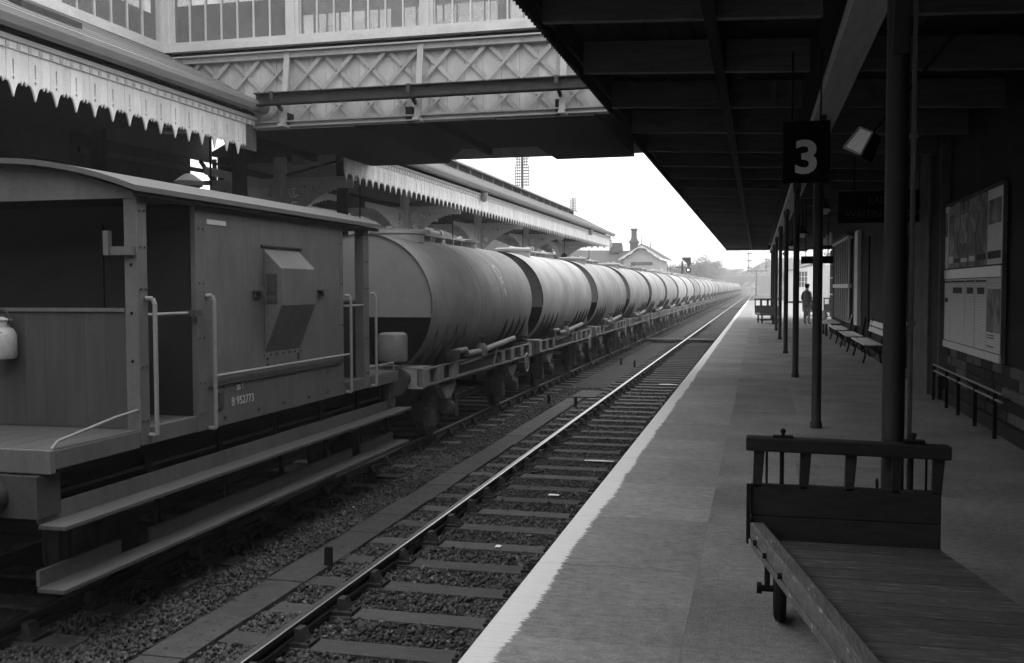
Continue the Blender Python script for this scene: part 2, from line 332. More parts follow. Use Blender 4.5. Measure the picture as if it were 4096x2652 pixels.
# ---- tracks
RAILPROF = [(-.035,-.145),(.035,-.145),(.035,-.105),(.01,-.095),(.01,-.05),(.036,-.04),(.036,-.006),(.026,0),(-.026,0),(-.036,-.006),(-.036,-.04),(-.01,-.05),(-.01,-.095),(-.035,-.105)]
def rail_mesh(name, top, y0, y1):
    n = len(RAILPROF); vs = []
    ys = [y0, y1]
    for y in ys: vs += [(u, y, v) for u, v in RAILPROF]
    mb = MB().add(vs, [(k, (k+1) % n, n+(k+1) % n, n+k) for k in range(n)]+[tuple(range(n)), tuple(range(2*n-1, n-1, -1))])
    mb.m = [1 if k in (6, 7, 8) else 0 for k in range(n)]+[0, 0]
    return mb.mesh(name, [MT['rust'], top])
sleeper_me = [MB().box(-1.3+random.uniform(-.03, .03), 1.3+random.uniform(-.03, .03), -.125, .125, -1.18, -1.048+random.uniform(-.004, .004)).mesh('sleeper', MT['sleeper']) for _ in range(4)]
chm = MB().box(-.19, .19, -.1, .1, -1.047, -1.018)
chm.hexa([(-.14,-.06,-1.02),(-.04,-.06,-1.02),(-.04,.06,-1.02),(-.14,.06,-1.02)], [(-.10,-.05,-.925),(-.04,-.05,-.925),(-.04,.05,-.925),(-.10,.05,-.925)])
chm.hexa([(.045,-.06,-1.02),(.14,-.06,-1.02),(.14,.06,-1.02),(.045,.06,-1.02)], [(.045,-.05,-.925),(.10,-.05,-.925),(.10,.05,-.925),(.045,.05,-.925)])
chm.box(-.10, -.038, -.08, .08, -.99, -.945)
for sx_, sy_ in ((-.165, -.06), (.165, .06), (-.165, .06), (.165, -.06)): chm.tube((sx_, sy_, -1.02), (sx_, sy_, -.995), .018, .014, 6)
chair_me = chm.mesh('rail_chair', MT['chair'])
def track(label, xc, ph, nmax, chairs, top):
    t = thing('railway_track', label, 'railway track', (xc, 0, 0))
    me = rail_mesh('rail', top, -3, 420)
    for s in (-.75, .75): obj('rail', me, t, (s, 0, ZR))
    far = MB(); k = 0; y = 4.3+.12+ph-2*.76
    while y < 300:
        if k < nmax:
            o = obj('sleeper', random.choice(sleeper_me), t, (random.uniform(-.04, .04), y+random.uniform(-.02, .02), 0), random.uniform(-.012, .012))
            for s in chairs: obj('rail_chair', chair_me, o, (s, 0, 0))
        else: far.box(-1.3, 1.3, y-.125, y+.125, -1.17, -1.048)
        y += .76; k += 1
    stuff(far.build('distant_sleepers', MT['sleeper'], t))
    return t
track('clear near track of bright rails on timber sleepers beside the white platform edge', T1, 0, 90, (-.75, .75), MT['steel'])
track('second track on timber sleepers carrying the brake van and tank wagons', T2, .38, 90, (.75,), MT['shadedrail'])

# fishplate joint seen on the near rail
fp = MB().box(-3.417, -3.407, 9.3, 9.85, -1.0, -.945).box(-3.463, -3.453, 9.3, 9.85, -1.0, -.945)
for yy in (9.38, 9.5, 9.65, 9.77): fp.tube((-3.415, yy, -.972), (-3.385, yy, -.972), .014, .014, 6)
tag(fp.build('fishplate', MT['chair']), 'dark bolted steel fishplate joining two lengths of the near bright rail', 'fishplate')

# cable trough lids between the tracks
tr = thing('cable_trough', 'long line of flat grey trough lids between the two tracks', 'cable trough', (0, 0, 0))
PTH = [(4.4, -4.19), (13, -4.22), (23.4, -4.30)]
def pth(y): return float(np.interp(y, [p[0] for p in PTH], [p[1] for p in PTH]))
y = 4.4
while y < 23:
    L = random.uniform(.82, 1.0); x0, x1 = pth(y), pth(y+L); w = random.uniform(.35, .39) if y < 40 else 0
    o = MB().box(-w/2, w/2, .004, math.hypot(L, x1-x0)-.004, -1.09, -1.035).build('lid', MT['trough'], tr, bevel=.006)
    o.location = (x0+random.uniform(-.012, .012), y, random.uniform(-.006, .006)); o.rotation_euler.z = -math.atan2(x1-x0, L)+random.uniform(-.006, .006); y += L
bp_ = MB().box(-4.48, -3.86, 23.65, 25.2, -1.10, -1.035); tag(bp_.build('flat_board', MT['trough'], bevel=.01), 'square flat board lying beside the near rail beyond the trough lids', 'board')
for i, (px, py, lb) in enumerate(((-4.03, 8.66, 'short dark iron peg standing nearest the camera by the trough lids'), (-4.04, 21.97, 'short dark peg beside the near rail further along the track'), (-4.76, 22.4, 'small dark peg between tracks on the far side of trough lids'), (-4.1, 33.5, 'tiny dark peg between the tracks before the board crossing'), (-4.7, 34.5, 'tiny dark peg close to the second track before the board crossing'))):
    p = MB().hexa([(px-.035,py-.03,-1.08),(px+.035,py-.03,-1.08),(px+.035,py+.03,-1.08),(px-.035,py+.03,-1.08)], [(px-.03,py-.025,-.86),(px+.035,py-.025,-.855),(px+.035,py+.025,-.86),(px-.03,py+.025,-.858)]).box(px-.05, px+.05, py-.045, py+.045, -1.08, -1.05)
    tag(p.build('marker_peg', MT['black']), lb, 'peg', 'pegs between the tracks')
for i, (yc, lb) in enumerate(((49.2, 'timber board crossing laid across both tracks by the far platform barrow'), (124.5, 'distant timber crossing over the tracks at the platform end'))):
    c = thing('board_crossing', lb, 'crossing', (0, yc, 0))
    segs = [(-5.45, -3.56), (-3.42, -2.06), (-1.92, -1.4)] if i == 0 else [(-7.4, -7.12), (-6.98, -5.63), (-5.48, -3.56), (-3.42, -2.06), (-1.92, 1.5)]
    for a, b in segs:
        for q in range(5): MB().box(a, b, -.75+q*.3, -.46+q*.3, -1.0, -.905+random.uniform(-.006, .004)).build('plank', MT['trough'], c)

# litter on the sleepers
for i, (x, yy, w, lb) in enumerate(((-2.35, 14.9, .5, 'long white strip of paper on a sleeper of the near track'), (-2.55, 12.3, .14, 'crumpled white scrap on a sleeper near the long paper strip'), (-2.6, 9.7, .06, 'small bright scrap on a nearer sleeper of the near track'), (-2.4, 27.2, .5, 'thin white strip of paper further along the near track'))):
    MB_ = MB().add([(x-w/2, yy-.03, -1.035), (x+w/2, yy-.05, -1.03), (x+w/2, yy+.05, -1.036), (x-w/2, yy+.05, -1.032), (x, yy, -1.018)], [(0,1,4), (1,2,4), (2,3,4), (3,0,4)])
    tag(MB_.build('paper_scrap', MT['paper']), lb, 'litter')

# ---- near platform
pf = bpy.data.objects.new('platform', None); COL.objects.link(pf); struct(pf); pf['label'] = 'dark asphalt island platform with pale concrete edge slabs'
MB().box(-.3268, 9, -4, 41, -1.1, -.0015).build('asphalt_surface', MT['asphalt'], pf)
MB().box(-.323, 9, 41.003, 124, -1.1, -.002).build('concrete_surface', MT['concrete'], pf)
MB().box(-1.18, -.33, -4, 124, -1.1, -.1).build('platform_wall', MT['brickdark'], pf)
y = -3.0
copm = [MB().box(-1.27, -.327, .0015, 1.2385, -.095, 0).mesh('edge_slab', MT['coping']) for _ in range(1)]
k = 0
while y < 123:
    o = obj('edge_slab', copm[0], pf, (random.uniform(-.001, .001), y, random.uniform(-.0008, .0012)), 0, bevel=0)
    y += 1.24
MB().hexa([(-1.25,124,-1.1),(9,124,-1.1),(9,132,-1.1),(-1.25,132,-1.1)], [(-1.25,124,-.02),(9,124,-.02),(9,132,-1.0),(-1.25,132,-1.0)]).build('platform_ramp', MT['concrete'], pf)
for a in ((.35, 1.6, 8.2, 9.4), (-.31, .5, 13.2, 16.9), (.9, 2.3, 21, 24), (.0, 1.2, 30, 34)):
    MB().box(*a, -.02, .0015).build('surface_patch', MT['asphalt2'], pf)
# ---- opposite platform
po = bpy.data.objects.new('opposite_platform', None); COL.objects.link(po); struct(po)
MB().box(-12.6, -7.95, -6, 125, -1.1, -.004).build('platform_surface', MT['asphalt'], po)
for i in range(100): MB().box(-7.95, -7.75, -6+i*1.3+.004, -6+(i+1)*1.3-.004, -.1, 0).build('edge_slab', MT['concrete'], po) if i < 60 else None
MB().box(-7.945, -7.85, -6, 125, -1.1, -.101).build('platform_wall', MT['brickdark'], po)

rb = thing('added_shade_bridge', 'added unseen bridge behind the camera, put there to shade the near tracks', 'bridge', (0, 0, 0))  # unseen bridge added to cut sky light on the near scene
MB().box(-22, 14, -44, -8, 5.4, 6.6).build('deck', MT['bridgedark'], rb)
MB().box(-22, 14, -8.4, -8, 6.6, 7.9).build('parapet', MT['brick'], rb); MB().box(-22, 14, -44, -43.6, 6.6, 7.9).build('parapet', MT['brick'], rb)
for xa in (-14.5, 9.2): MB().box(xa, xa+1.2, -44, -8, -1.1, 5.4).build('abutment', MT['brickdark'], rb)
for q in range(9): MB().box(-13.3, 9.2, -43+q*3.6, -42.6+q*3.6, 4.9, 5.4).build('girder', MT['bridgedark'], rb)

# ================================================================== RIGHT CANOPY AND STATION BUILDING
XE, ZV = -1.79, 3.78
def zj(x): return 3.70-.045*(x-.6)           # underside of the joists
cn = thing('platform_canopy', 'dark timber canopy overhead on iron columns with saw-tooth edge', 'canopy', (0, 0, 0))
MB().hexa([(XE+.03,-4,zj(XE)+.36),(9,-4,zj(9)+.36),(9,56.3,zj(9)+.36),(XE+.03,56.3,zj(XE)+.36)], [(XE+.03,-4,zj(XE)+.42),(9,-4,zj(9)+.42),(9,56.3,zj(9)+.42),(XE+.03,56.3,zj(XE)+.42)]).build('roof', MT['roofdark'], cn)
# ceiling boards run lengthways under the roof
xb = XE+.06; 
while xb < 2.6:
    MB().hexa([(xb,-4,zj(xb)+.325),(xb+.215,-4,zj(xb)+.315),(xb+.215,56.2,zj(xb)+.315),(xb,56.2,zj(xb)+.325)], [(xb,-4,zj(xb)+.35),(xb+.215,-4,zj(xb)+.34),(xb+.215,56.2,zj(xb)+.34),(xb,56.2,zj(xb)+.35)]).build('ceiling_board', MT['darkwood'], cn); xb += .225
JY = [7.846-1.945*3+1.945*i for i in range(29)]
for yy in JY:
    a, b = XE+.07, .46
    MB().hexa([(a,yy,zj(a)),(b,yy,zj(b)),(b,yy+.08,zj(b)),(a,yy+.08,zj(a))], [(a,yy,zj(a)+.31),(b,yy,zj(b)+.31),(b,yy+.08,zj(b)+.31),(a,yy+.08,zj(a)+.31)]).build('joist', MT['joist'], cn)
    a, b = .92, 2.6
    MB().hexa([(a,yy,zj(a)),(b,yy,zj(b)),(b,yy+.08,zj(b)),(a,yy+.08,zj(a))], [(a,yy,zj(a)+.31),(b,yy,zj(b)+.31),(b,yy+.08,zj(b)+.31),(a,yy+.08,zj(a)+.31)]).build('joist', MT['joist'], cn)
MB().box(-.43, -.33, -4, 56, zj(-.4)-.004, zj(-.4)+.30).build('purlin', MT['black'], cn)
MB().box(.60, .84, -4, 56, 3.53, 3.69).build('longitudinal_beam', MT['girder'], cn)
MB().box(.58, .60, -4, 56, 3.545, 3.60).build('beam_fillet', MT['letter'], cn)
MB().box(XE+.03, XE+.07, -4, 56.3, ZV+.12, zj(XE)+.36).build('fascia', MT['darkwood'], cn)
# saw-tooth valance boards
vb = MB(); 
pts = [(0, .22), (0, .05), (.05, 0), (.10, .05), (.15, 0), (.196, .05), (.196, .22)]
vbm = MB().prism(pts, (0, 0, 0), (0, 1, 0), (0, 0, 1), (1, 0, 0), .025).mesh('valance_board', MT['darkwood'])
y = -1.0; 
while y < 56.1: obj('valance_board', vbm, cn, (XE, y, ZV)); y += .2
vbx = MB().prism(pts, (0, 0, 0), (1, 0, 0), (0, 0, 1), (0, -1, 0), .025).mesh('valance_board', MT['darkwood'])
x = XE
while x < 6: obj('valance_board', vbx, cn, (x, 56.33, zj(.6)-.02)); x += .2
MB().box(XE, 8, 56.2, 56.3, zj(1)+.1, zj(1)+.34).build('end_fascia', MT['darkwood'], cn)

# columns with curved brackets
CX = .67; CY = [5.26+6.65*i for i in range(8)]
def column_parts():
    L = []
    m = MB(); r = .055; 
    m.lathe([(.068,0),(.068,.06),(r,.08),(r,3.36),(.07,3.38),(.07,3.42),(.075,3.53)], (0,0,0), 12); L.append(('shaft', m.mesh('shaft', MT['iron'], True)))
    for s in (-1, 1):
        b = MB(); P = [(0, 2.75+.78*math.sin(t)*1.0, 0) for t in (0,)]
        arc = [(s*(.06+.62*(1-math.cos(t))), 2.80+.70*math.sin(t)) for t in np.linspace(0, PI/2, 9)]
        for (u0, w0), (u1, w1) in zip(arc[:-1], arc[1:]): b.bar((0, u0, w0), (0, u1, w1), .05, .07, (1,0,0))
        for t in (.35, .6): b.torus((0, s*(.06+.30*t), 3.40-.22*t), .07, .014, 'X', 14, 5)
        L.append(('bracket', b.mesh('bracket', MT['iron'])))
    return L
cparts = column_parts()
for i, yy in enumerate(CY):
    lb = 'thick dark iron canopy column right behind the luggage barrow' if i == 0 else f'dark iron canopy column, {ordinal(i+1)} from the luggage barrow'
    c = thing('canopy_column', lb, 'column', (CX, yy, 0), 'iron columns under the canopy')
    for n_, me in cparts: obj(n_, me, c)
cp = MB().tube((.755, 5.31, 0), (.755, 5.31, 3.5), .012, n=8); 
for z in (.5, 1.45, 2.4, 3.2): cp.box(.735, .775, 5.295, 5.33, z, z+.02)
tag(cp.build('conduit_pipe', MT['zinc'], smooth=True), 'thin pale vertical pipe alongside the thick nearest column', 'pipe')

# number sign, direction sign, waiting-room sign
sg = thing('number_sign', 'black hanging platform sign with a grey number 3', 'sign', (.40, 9, 2.57))
MB().box(-.20, .20, 0, .05, 0, .535).build('board', MT['sign'], sg, bevel=.006)
o3 = text('3', .40, (.0, -.004, .205), (rad(90), 0, 0), MT['letter'], sg, offset=.010); o3.scale = (1.12, 1, 1)
for s in (-.12, .12): MB().tube((s, .025, .53), (s, .025, 1.15), .008).build('hanger', MT['black'], sg)
sg = thing('direction_sign', 'small black oblong sign hanging across the platform beyond the columns', 'sign', (1.33, 24, 2.2))
MB().box(-.36, .36, 0, .05, 0, .175).build('board', MT['sign'], sg)
for s in (-.25, .25): MB().tube((s, .025, .17), (s, .025, 1.6), .01).build('hanger', MT['black'], sg)
sg = thing('waiting_room_sign', 'dark hanging board with dim LADIES WAITING ROOM lettering', 'sign', (2.12, 17, 2.72))
MB().box(-.85, .52, 0, .04, -.02, .5).build('board', MT['sign'], sg)
text('LADIES', .155, (-.14, -.004, .34), (rad(90), 0, 0), MT['dimletter'], sg)
text('WAITING ROOM', .155, (-.14, -.004, .12), (rad(90), 0, 0), MT['dimletter'], sg)
for s in (-.6, .4): MB().tube((s, .02, .48), (s, .02, 1.1), .01).build('hanger', MT['black'], sg)

# lamps
bl = thing('box_lamp', 'tilted square lantern lamp hanging by the nearest column', 'lamp', (.60, 6.2, 2.5))
bl.rotation_euler = (rad(-14), rad(26), rad(-38)); bl.scale = (.85, .85, .85)
MB().hexa([(-.08,-.07,-.09),(.08,-.07,-.09),(.08,.10,-.09),(-.08,.10,-.09)], [(-.055,-.05,.1),(.055,-.05,.1),(.055,.08,.1),(-.055,.08,.1)]).build('housing', MT['black'], bl, bevel=.008)
MB().hexa([(-.07,-.074,-.075),(.07,-.074,-.075),(.07,-.071,-.075),(-.07,-.071,-.075)], [(-.05,-.055,.085),(.05,-.055,.085),(.05,-.052,.085),(-.05,-.052,.085)]).build('lens', MT['lamp'], bl)
fr = MB()
for a, b in (((-.075,-.078,-.08),(.075,-.078,-.08)), ((-.055,-.06,.09),(.055,-.06,.09)), ((-.075,-.078,-.08),(-.055,-.06,.09)), ((.075,-.078,-.08),(.055,-.06,.09))): fr.tube(a, b, .007, n=6)
fr.build('rim', MT['handrail'], bl)
MB().tube((0, .03, .1), (.12, .1, .9), .01).build('bracket_arm', MT['black'], bl)
for i, (yy, lb) in enumerate(((17.8, 'first'), (25.9, 'second'), (33.7, 'third'), (41.5, 'fourth'))):
    l_ = thing('pendant_lamp', f'hanging platform lamp with white bowl, {lb} along from the barrow', 'lamp', (1.08, yy, 3.0), 'pendant lamps under the canopy')
    MB().lathe([(.001,-.10),(.07,-.09),(.11,-.04),(.12,.0)], n=14).build('bowl', MT['lamp'], l_, True)
    MB().lathe([(.15,0),(.14,.02),(.06,.10),(.04,.2),(.001,.21)], n=14).build('shade', MT['black'], l_, True)
    MB().tube((0,0,.2), (0,0,.75), .012).build('rod', MT['black'], l_)

# station building: long wall at x = 2.66
wb = thing('station_building', 'dark station building wall along the back of the platform', 'building', (0, 0, 0))
def wbox(n, m, *a): return MB().box(*a).build(n, m, wb)
wbox('wall', MT['wallr'], 2.66, 9, -4, 9.6, 0, 3.95); wbox('wall', MT['wallr'], 2.67, 9, 9.6, 38.5, 0, 3.95)
wbox('plinth', MT['wallr'], 2.60, 2.67, 9.7, 15.2, 0, .16); wbox('plinth', MT['wallr'], 2.60, 2.67, 17.9, 38.4, 0, .18)
wbox('pilaster', MT['wallpale'], 2.52, 2.668, 16.05, 17.65, 0, 3.9)
wbox('pilaster', MT['wallr'], 2.56, 2.668, 15.3, 16.04, 0, 3.9)
wbox('downpipe', MT['wallpale'], 2.54, 2.665, 15.18, 15.29, .35, 3.9)
# rough stone courses on the lower wall
for r_ in range(5):
    yy = 9.75+.2*(r_ % 2)
    while yy < 15.0:
        L = random.uniform(.35, .7); e = min(yy+L-.012, 15.1)
        MB().box(2.655-random.uniform(0, .02), 2.672, yy, e, .17+r_*.125, .17+(r_+1)*.125-.01).build('stone', MT['wallr'] if random.random() < .65 else MT['wallpale'], wb); yy += L
# boarded screen and doors further along
sc_ = thing('boarded_screen', 'pale vertical-boarded window screen with white rail on the station wall', 'screen', (2.66, 30, 0))
for q in range(14):
    MB().box(-.10-.012*(q % 2), -.06, q*.41, q*.41+.36, .62, 3.05).build('board', MT['screenboard'] if q % 2 == 0 else MT['wallpale'], sc_)
MB().box(-.14, -.02, -.06, 5.8, 1.62, 1.74).build('rail', MT['hut'], sc_); MB().box(-.16, -.02, -.08, 5.85, 3.05, 3.13).build('cornice', MT['paleboard'], sc_); MB().box(-.20, -.02, -.1, 5.9, 3.16, 3.22).build('cornice', MT['wallpale'], sc_)
MB().box(-.06, .02, -.05, 5.78, .6, 3.05).build('backing', MT['wallr'], sc_)
tag(MB().box(2.55, 2.64, 27.4, 28.35, .62, 3.16).box(2.54, 2.65, 27.6, 28.1, 1.68, 1.74).build('white_post', MT['paleboard']), 'tall pale door board on the station wall beside a dark doorway', 'door board')
wbox('doorway', MT['black'], 2.64, 2.672, 28.4, 29.9, 0, 2.9)
wbox('doorway', MT['black'], 2.64, 2.672, 25.6, 27.3, 0, 2.9)
wbox('door_frame', MT['wallpale'], 2.60, 2.669, 22.0, 22.1, 0, 2.6); wbox('door_frame', MT['wallpale'], 2.60, 2.669, 19.2, 19.3, 0, 2.6)
wbox('door_leaf', MT['wallr'], 2.63, 2.669, 20.2, 21.8, 0, 2.5)
p_ = thing('notice_panel', 'grey panel with three white strips near the far end of wall', 'notice', (2.66, 37.6, 0))
MB().box(-.06, -.01, -.8, .8, .55, 3.0).build('panel', MT['wallpale'], p_)
for z in (1.35, 1.95, 2.45): MB().box(-.08, -.061, -.75, .75, z, z+.06).build('strip', MT['paper'], p_)

# poster board
pb = thing('poster_board', 'large notice board of posters and timetables on the dark wall', 'notice board', (2.61, 0, 0))
MB().box(0, .045, 11.78, 15.85, .79, 2.82).build('backboard', MT['wallpale'], pb)
MB().box(-.02, .002, 11.79, 15.84, .795, .885).build('ledge', MT['paper'], pb)
MB().box(-.015, -.001, 11.79, 15.84, 1.76, 1.885).build('header_strip', MT['lamp'], pb)
yy = 15.80
for w in (.42, .46, .40, .42, .52, .46, .60, .74):   # upper posters with pictures
    po_ = MB().box(-.006-random.uniform(0, .002), -.001, yy-w+.015, yy-.005, 1.905, 2.78-random.uniform(0, .03)).build('poster', MT['paper'] if random.random() < .35 else MT['print_'], pb)
    MB().box(-.0095, -.0085, yy-w+.05, yy-.04, 2.2+random.uniform(0, .2), 2.55+random.uniform(0, .15)).build('picture', MT['print_'], po_)
    MB().box(-.0095, -.0085, yy-w+.06, yy-.05, 1.97, 2.02+random.uniform(0, .05)).build('caption', random.choice((MT['ink'], MT['paper'])), po_)
    yy -= w
yy = 15.80
for i, w in enumerate((.50, .55, 1.02, .60, .63, .71)):  # lower timetables
    o = MB().box(-.006, -.001, yy-w+.02, yy-.005, .895, 1.75).build('timetable', MT['timetable'], pb)
    ym = yy-w/2
    if i in (2, 3, 4): MB().box(-.009, -.0065, ym-w*.3, ym+w*.3, 1.56, 1.64).build('heading', MT['ink'], o)
    if i in (1, 2, 3, 4): MB().box(-.009, -.0065, ym-w*.45, ym+w*.45, 1.705, 1.73).build('heading', MT['ink'], o)
    if i == 1: MB().box(-.009, -.0065, ym-.12, ym+.1, 1.43, 1.49).build('heading', MT['ink'], o)
    if i == 0: MB().box(-.009, -.0065, ym-.2, ym+.2, 1.6, 1.73).build('heading', MT['print_'], o)
    if i == 5: MB().box(-.009, -.0065, ym-.33, ym+.33, 1.12, 1.62).build('picture', MT['print_'], o)
    if i == 5:
        for z in (1.08, 1.05, .95): MB().box(-.009, -.0065, ym-.05, ym+.3, z, z+.012).build('text_line', MT['ink'], o)
    yy -= w
# handrail
hr = thing('wall_rail', 'two thin horizontal iron rails on posts beneath the poster board', 'railing', (2.5, 0, 0))
for z in (.51, .425): MB().tube((0, 11.2, z), (0, 15.35, z), .014, n=8).build('rail', MT['zinc'], hr, True)
for yy in (11.5, 12.5, 13.5, 14.3, 15.3): MB().box(-.02, .02, yy-.02, yy+.02, -.003, .5).build('post', MT['black'], hr)

# ================================================================== PLATFORM FURNITURE
def bench(name, label, x, y0, L, back=True, grp='benches along the station wall'):
    b = thing(name, label, 'bench', (x, y0, 0), grp)
    for q in range(3): MB().box(-.19+q*.135, -.08+q*.135, 0, L, .40, .43).build('seat_slat', MT['bench'], b, bevel=.005)
    if back:
        for z, t in ((.60, .0), (.74, .03)):
            MB().hexa([(.20+t,0,z),(.225+t,0,z),(.225+t,L,z),(.20+t,L,z)], [(.225+t,0,z+.11),(.25+t,0,z+.11),(.25+t,L,z+.11),(.225+t,L,z+.11)]).build('back_slat', MT['bench'], b)
    for q in (.12*L, .88*L):
        f = MB(); f.path([(-.17, q, 0), (-.12, q, .2), (-.18, q, .39)], .022); f.path([(.2, q, 0), (.16, q, .2), (.2, q, .42), (.27, q, .88)], .022); f.bar((-.18, q, .385), (.22, q, .385), .03, .03)
        f.torus((0, q, .25), .09, .014, 'Y', 14, 5); f.build('iron_end', MT['black'], b)
    return b
bench('platform_bench', 'slatted white bench against station wall nearest the poster board', 2.38, 21.9, 3.0)
bench('platform_bench', 'backless slatted bench just beyond the nearest wall bench', 2.36, 25.7, 2.7, False)
bench('platform_bench', 'slatted wooden bench in front of the pale boarded screen', 2.38, 29.6, 3.0)
tb = thing('parcel_table', 'low timber bench-table standing beyond the slatted benches', 'table', (2.45, 34.3, 0))
for q in range(3): MB().box(-.3+q*.2, -.12+q*.2, 0, 3.4, .42, .46).build('plank', MT['bench'], tb)
for a, b in ((-.25, .1), (-.25, 3.2), (.2, .1), (.2, 3.2), (-.25, 1.6)): MB().box(a, a+.07, b, b+.07, -.003, .42).build('leg', MT['black'], tb)
cs = thing('leaning_board', 'dark board leaning on the station wall between the benches', 'board', (2.55, 28.7, 0))
MB().hexa([(-.22,0,-.002),(-.18,0,-.002),(-.18,.5,-.002),(-.22,.5,-.002)], [(.05,0,.9),(.09,0,.9),(.09,.5,.9),(.05,.5,.9)]).build('panel', MT['wallr'], cs); MB().bar((-.21, -.02, .0), (.05, -.02, .92), .03, .03).build('edge_strip', MT['wallpale'], cs)
sk = MB().ball((2.25, 36.6, .62), .17, 10, 8, (1, 1.1, .95)); tag(sk.build('parcel', MT['paper'], smooth=True), 'round white bundle resting at the end of the low table', 'parcel')

# near luggage barrow (its end rack faces the camera, its deck runs out of the picture)
bw_ = thing('luggage_barrow', 'large wooden luggage barrow with railed end board in the foreground', 'luggage barrow', (0, 0, 0))
DZ = .36; SK = -.195      # the deck runs towards the camera and to the side
def bx(x, y): return x+SK*(y-5.14)
YE = 5.14
for q in range(17):       # deck planks across
    y1 = YE-.03-q*.155; y0 = y1-.149
    MB().hexa([(bx(.02,y0),y0,DZ-.03),(bx(.87,y0),y0,DZ-.03),(bx(.87,y1),y1,DZ-.03),(bx(.02,y1),y1,DZ-.03)], [(bx(.02,y0),y0,DZ),(bx(.87,y0),y0,DZ),(bx(.87,y1),y1,DZ),(bx(.02,y1),y1,DZ)]).build('deck_plank', MT['wood'], bw_)
def brail(name, xa, xb, z0, z1, m, ya=YE-.02, yb=2.5, bev=.008):
    MB().hexa([(bx(xa,yb),yb,z0),(bx(xb,yb),yb,z0),(bx(xb,ya),ya,z0),(bx(xa,ya),ya,z0)], [(bx(xa,yb),yb,z1),(bx(xb,yb),yb,z1),(bx(xb,ya),ya,z1),(bx(xa,ya),ya,z1)]).build(name, m, bw_, bevel=bev)
brail('side_rail', -.035, .035, DZ+.004, DZ+.085, MT['woodrail']); brail('side_beam', -.042, .04, DZ-.03, DZ+.001, MT['woodrail'], YE-.0, 2.5, .004); brail('side_beam', .14, .22, DZ-.12, DZ-.031, MT['wood'])
brail('side_beam', .82, .91, DZ-.12, DZ-.033, MT['wood'])
MB().box(-.03, .885, YE, YE+.035, DZ+.115, .64).build('end_board', MT['wooddark'], bw_, bevel=.006)
MB().box(-.03, .885, YE+.002, YE+.035, DZ-.02, DZ+.1135).build('end_board', MT['wooddark'], bw_, bevel=.006)
MB().hexa([(-.055,YE-.025,.812),(.925,YE-.03,.800),(.925,YE+.06,.800),(-.055,YE+.06,.812)], [(-.055,YE-.025,.885),(.925,YE-.03,.868),(.925,YE+.06,.868),(-.055,YE+.06,.885)]).build('top_rail', MT['wooddark'], bw_, bevel=.01)
for xa in (-.015, .215, .435, .655, .845): MB().hexa([(xa-.005,YE+.0,.62),(xa+.04,YE,.62),(xa+.04,YE+.04,.62),(xa-.005,YE+.04,.62)], [(xa,YE,.815),(xa+.055,YE,.815),(xa+.055,YE+.04,.815),(xa,YE+.04,.815)]).build('stave', MT['wooddark'], bw_, bevel=.004)
for xa, r_ in ((.05, .006), (.125, .011), (.745, .011), (.815, .006)): MB().tube((xa, YE+.02, .62), (xa, YE+.02, .83), r_, n=8).build('iron_rod', MT['black'], bw_, True)
for xa in (.13, .755):
    k_ = MB().box(xa-.05, xa+.05, YE-.01, YE+.045, .878, .89).tube((xa, YE+.02, .888), (xa, YE+.02, .905), .009, n=8).ball((xa, YE+.02, .913), .014); k_.build('bolt_plate', MT['black'], bw_, True)
MB().torus((.585, YE+.015, .665), .02, .006, 'X', 12, 5).build('hook', MT['black'], bw_)
MB().box(-.05, -.03, YE-.02, YE+.0, DZ-.03, .64).build('corner_strap', MT['black'], bw_)
for yy in (4.95, 4.72, 4.4): MB().lathe([(.014, -.012), (.014, .006), (.006, .012)], (bx(-.04, yy), yy, DZ+.02), 8, 'X').build('bolt', MT['black'], bw_)
for sx_ in (.115, .80):
    w_ = MB().lathe([(.02,-.03),(.02,.03)], n=14, axis='X'); wh = MB().torus((0,0,0), .128, .03, 'X', 28, 8)
    for q in range(6): wh.bar((0, .02*math.cos(q*PI/3), .02*math.sin(q*PI/3)), (0, .12*math.cos(q*PI/3), .12*math.sin(q*PI/3)), .02, .012, (1,0,0))
    o = wh.build('wheel', MT['black'], bw_, True); o.location = (sx_, 4.95, .156); h = w_.build('hub', MT['black'], o, True)
    MB().tube((sx_-.06, 4.95, .156), (sx_-.06, 4.95, .33), .014).tube((sx_+.06, 4.95, .156), (sx_+.06, 4.95, .33), .014).build('fork', MT['black'], bw_)
MB().tube((.015, 4.95, .156), (.9, 4.95, .156), .016).tube((.005, 4.95, .156), (.03, 4.95, .156), .028).build('axle', MT['black'], bw_)
for sx_ in (.45, 1.12):
    o = MB().torus((0,0,0), .13, .022, 'X', 28, 8).lathe([(.03,-.03),(.03,.03)], n=12, axis='X').build('wheel', MT['black'], bw_, True); o.location = (sx_, 3.1, .15)

def far_barrow(name, label, loc, rz, m):
    b = thing(name, label, 'luggage barrow', loc, None, rz)
    MB().box(-.45, .45, -1.0, 1.0, .38, .44).build('deck', m, b)
    for s in (-1.0, .97): 
        MB().box(-.46, .46, s, s+.03, .45, .80).build('end_board', m, b)
        MB().box(-.48, .48, s-.01, s+.04, 1.06, 1.12).build('top_rail', m, b)
        for xa in (-.46, -.17, .13, .41): MB().box(xa, xa+.05, s, s+.03, .80, 1.06).build('stave', m, b)
    for sx_ in (-.33, .33):
        for sy_ in (-.7, .7):
            MB().torus((sx_, sy_, .17), .145, .024, 'X', 20, 6).build('wheel', MT['black'], b); MB().box(sx_-.03, sx_+.03, sy_-.05, sy_+.05, .17, .39).build('fork', MT['black'], b)
    MB().tube((-.4, -.7, .17), (.4, -.7, .17), .02).tube((-.4, .7, .17), (.4, .7, .17), .02).build('axle', MT['black'], b)
far_barrow('luggage_barrow', 'dark luggage barrow with railed ends standing at the far platform columns', (.42, 46, 0), .12, MT['wood'])
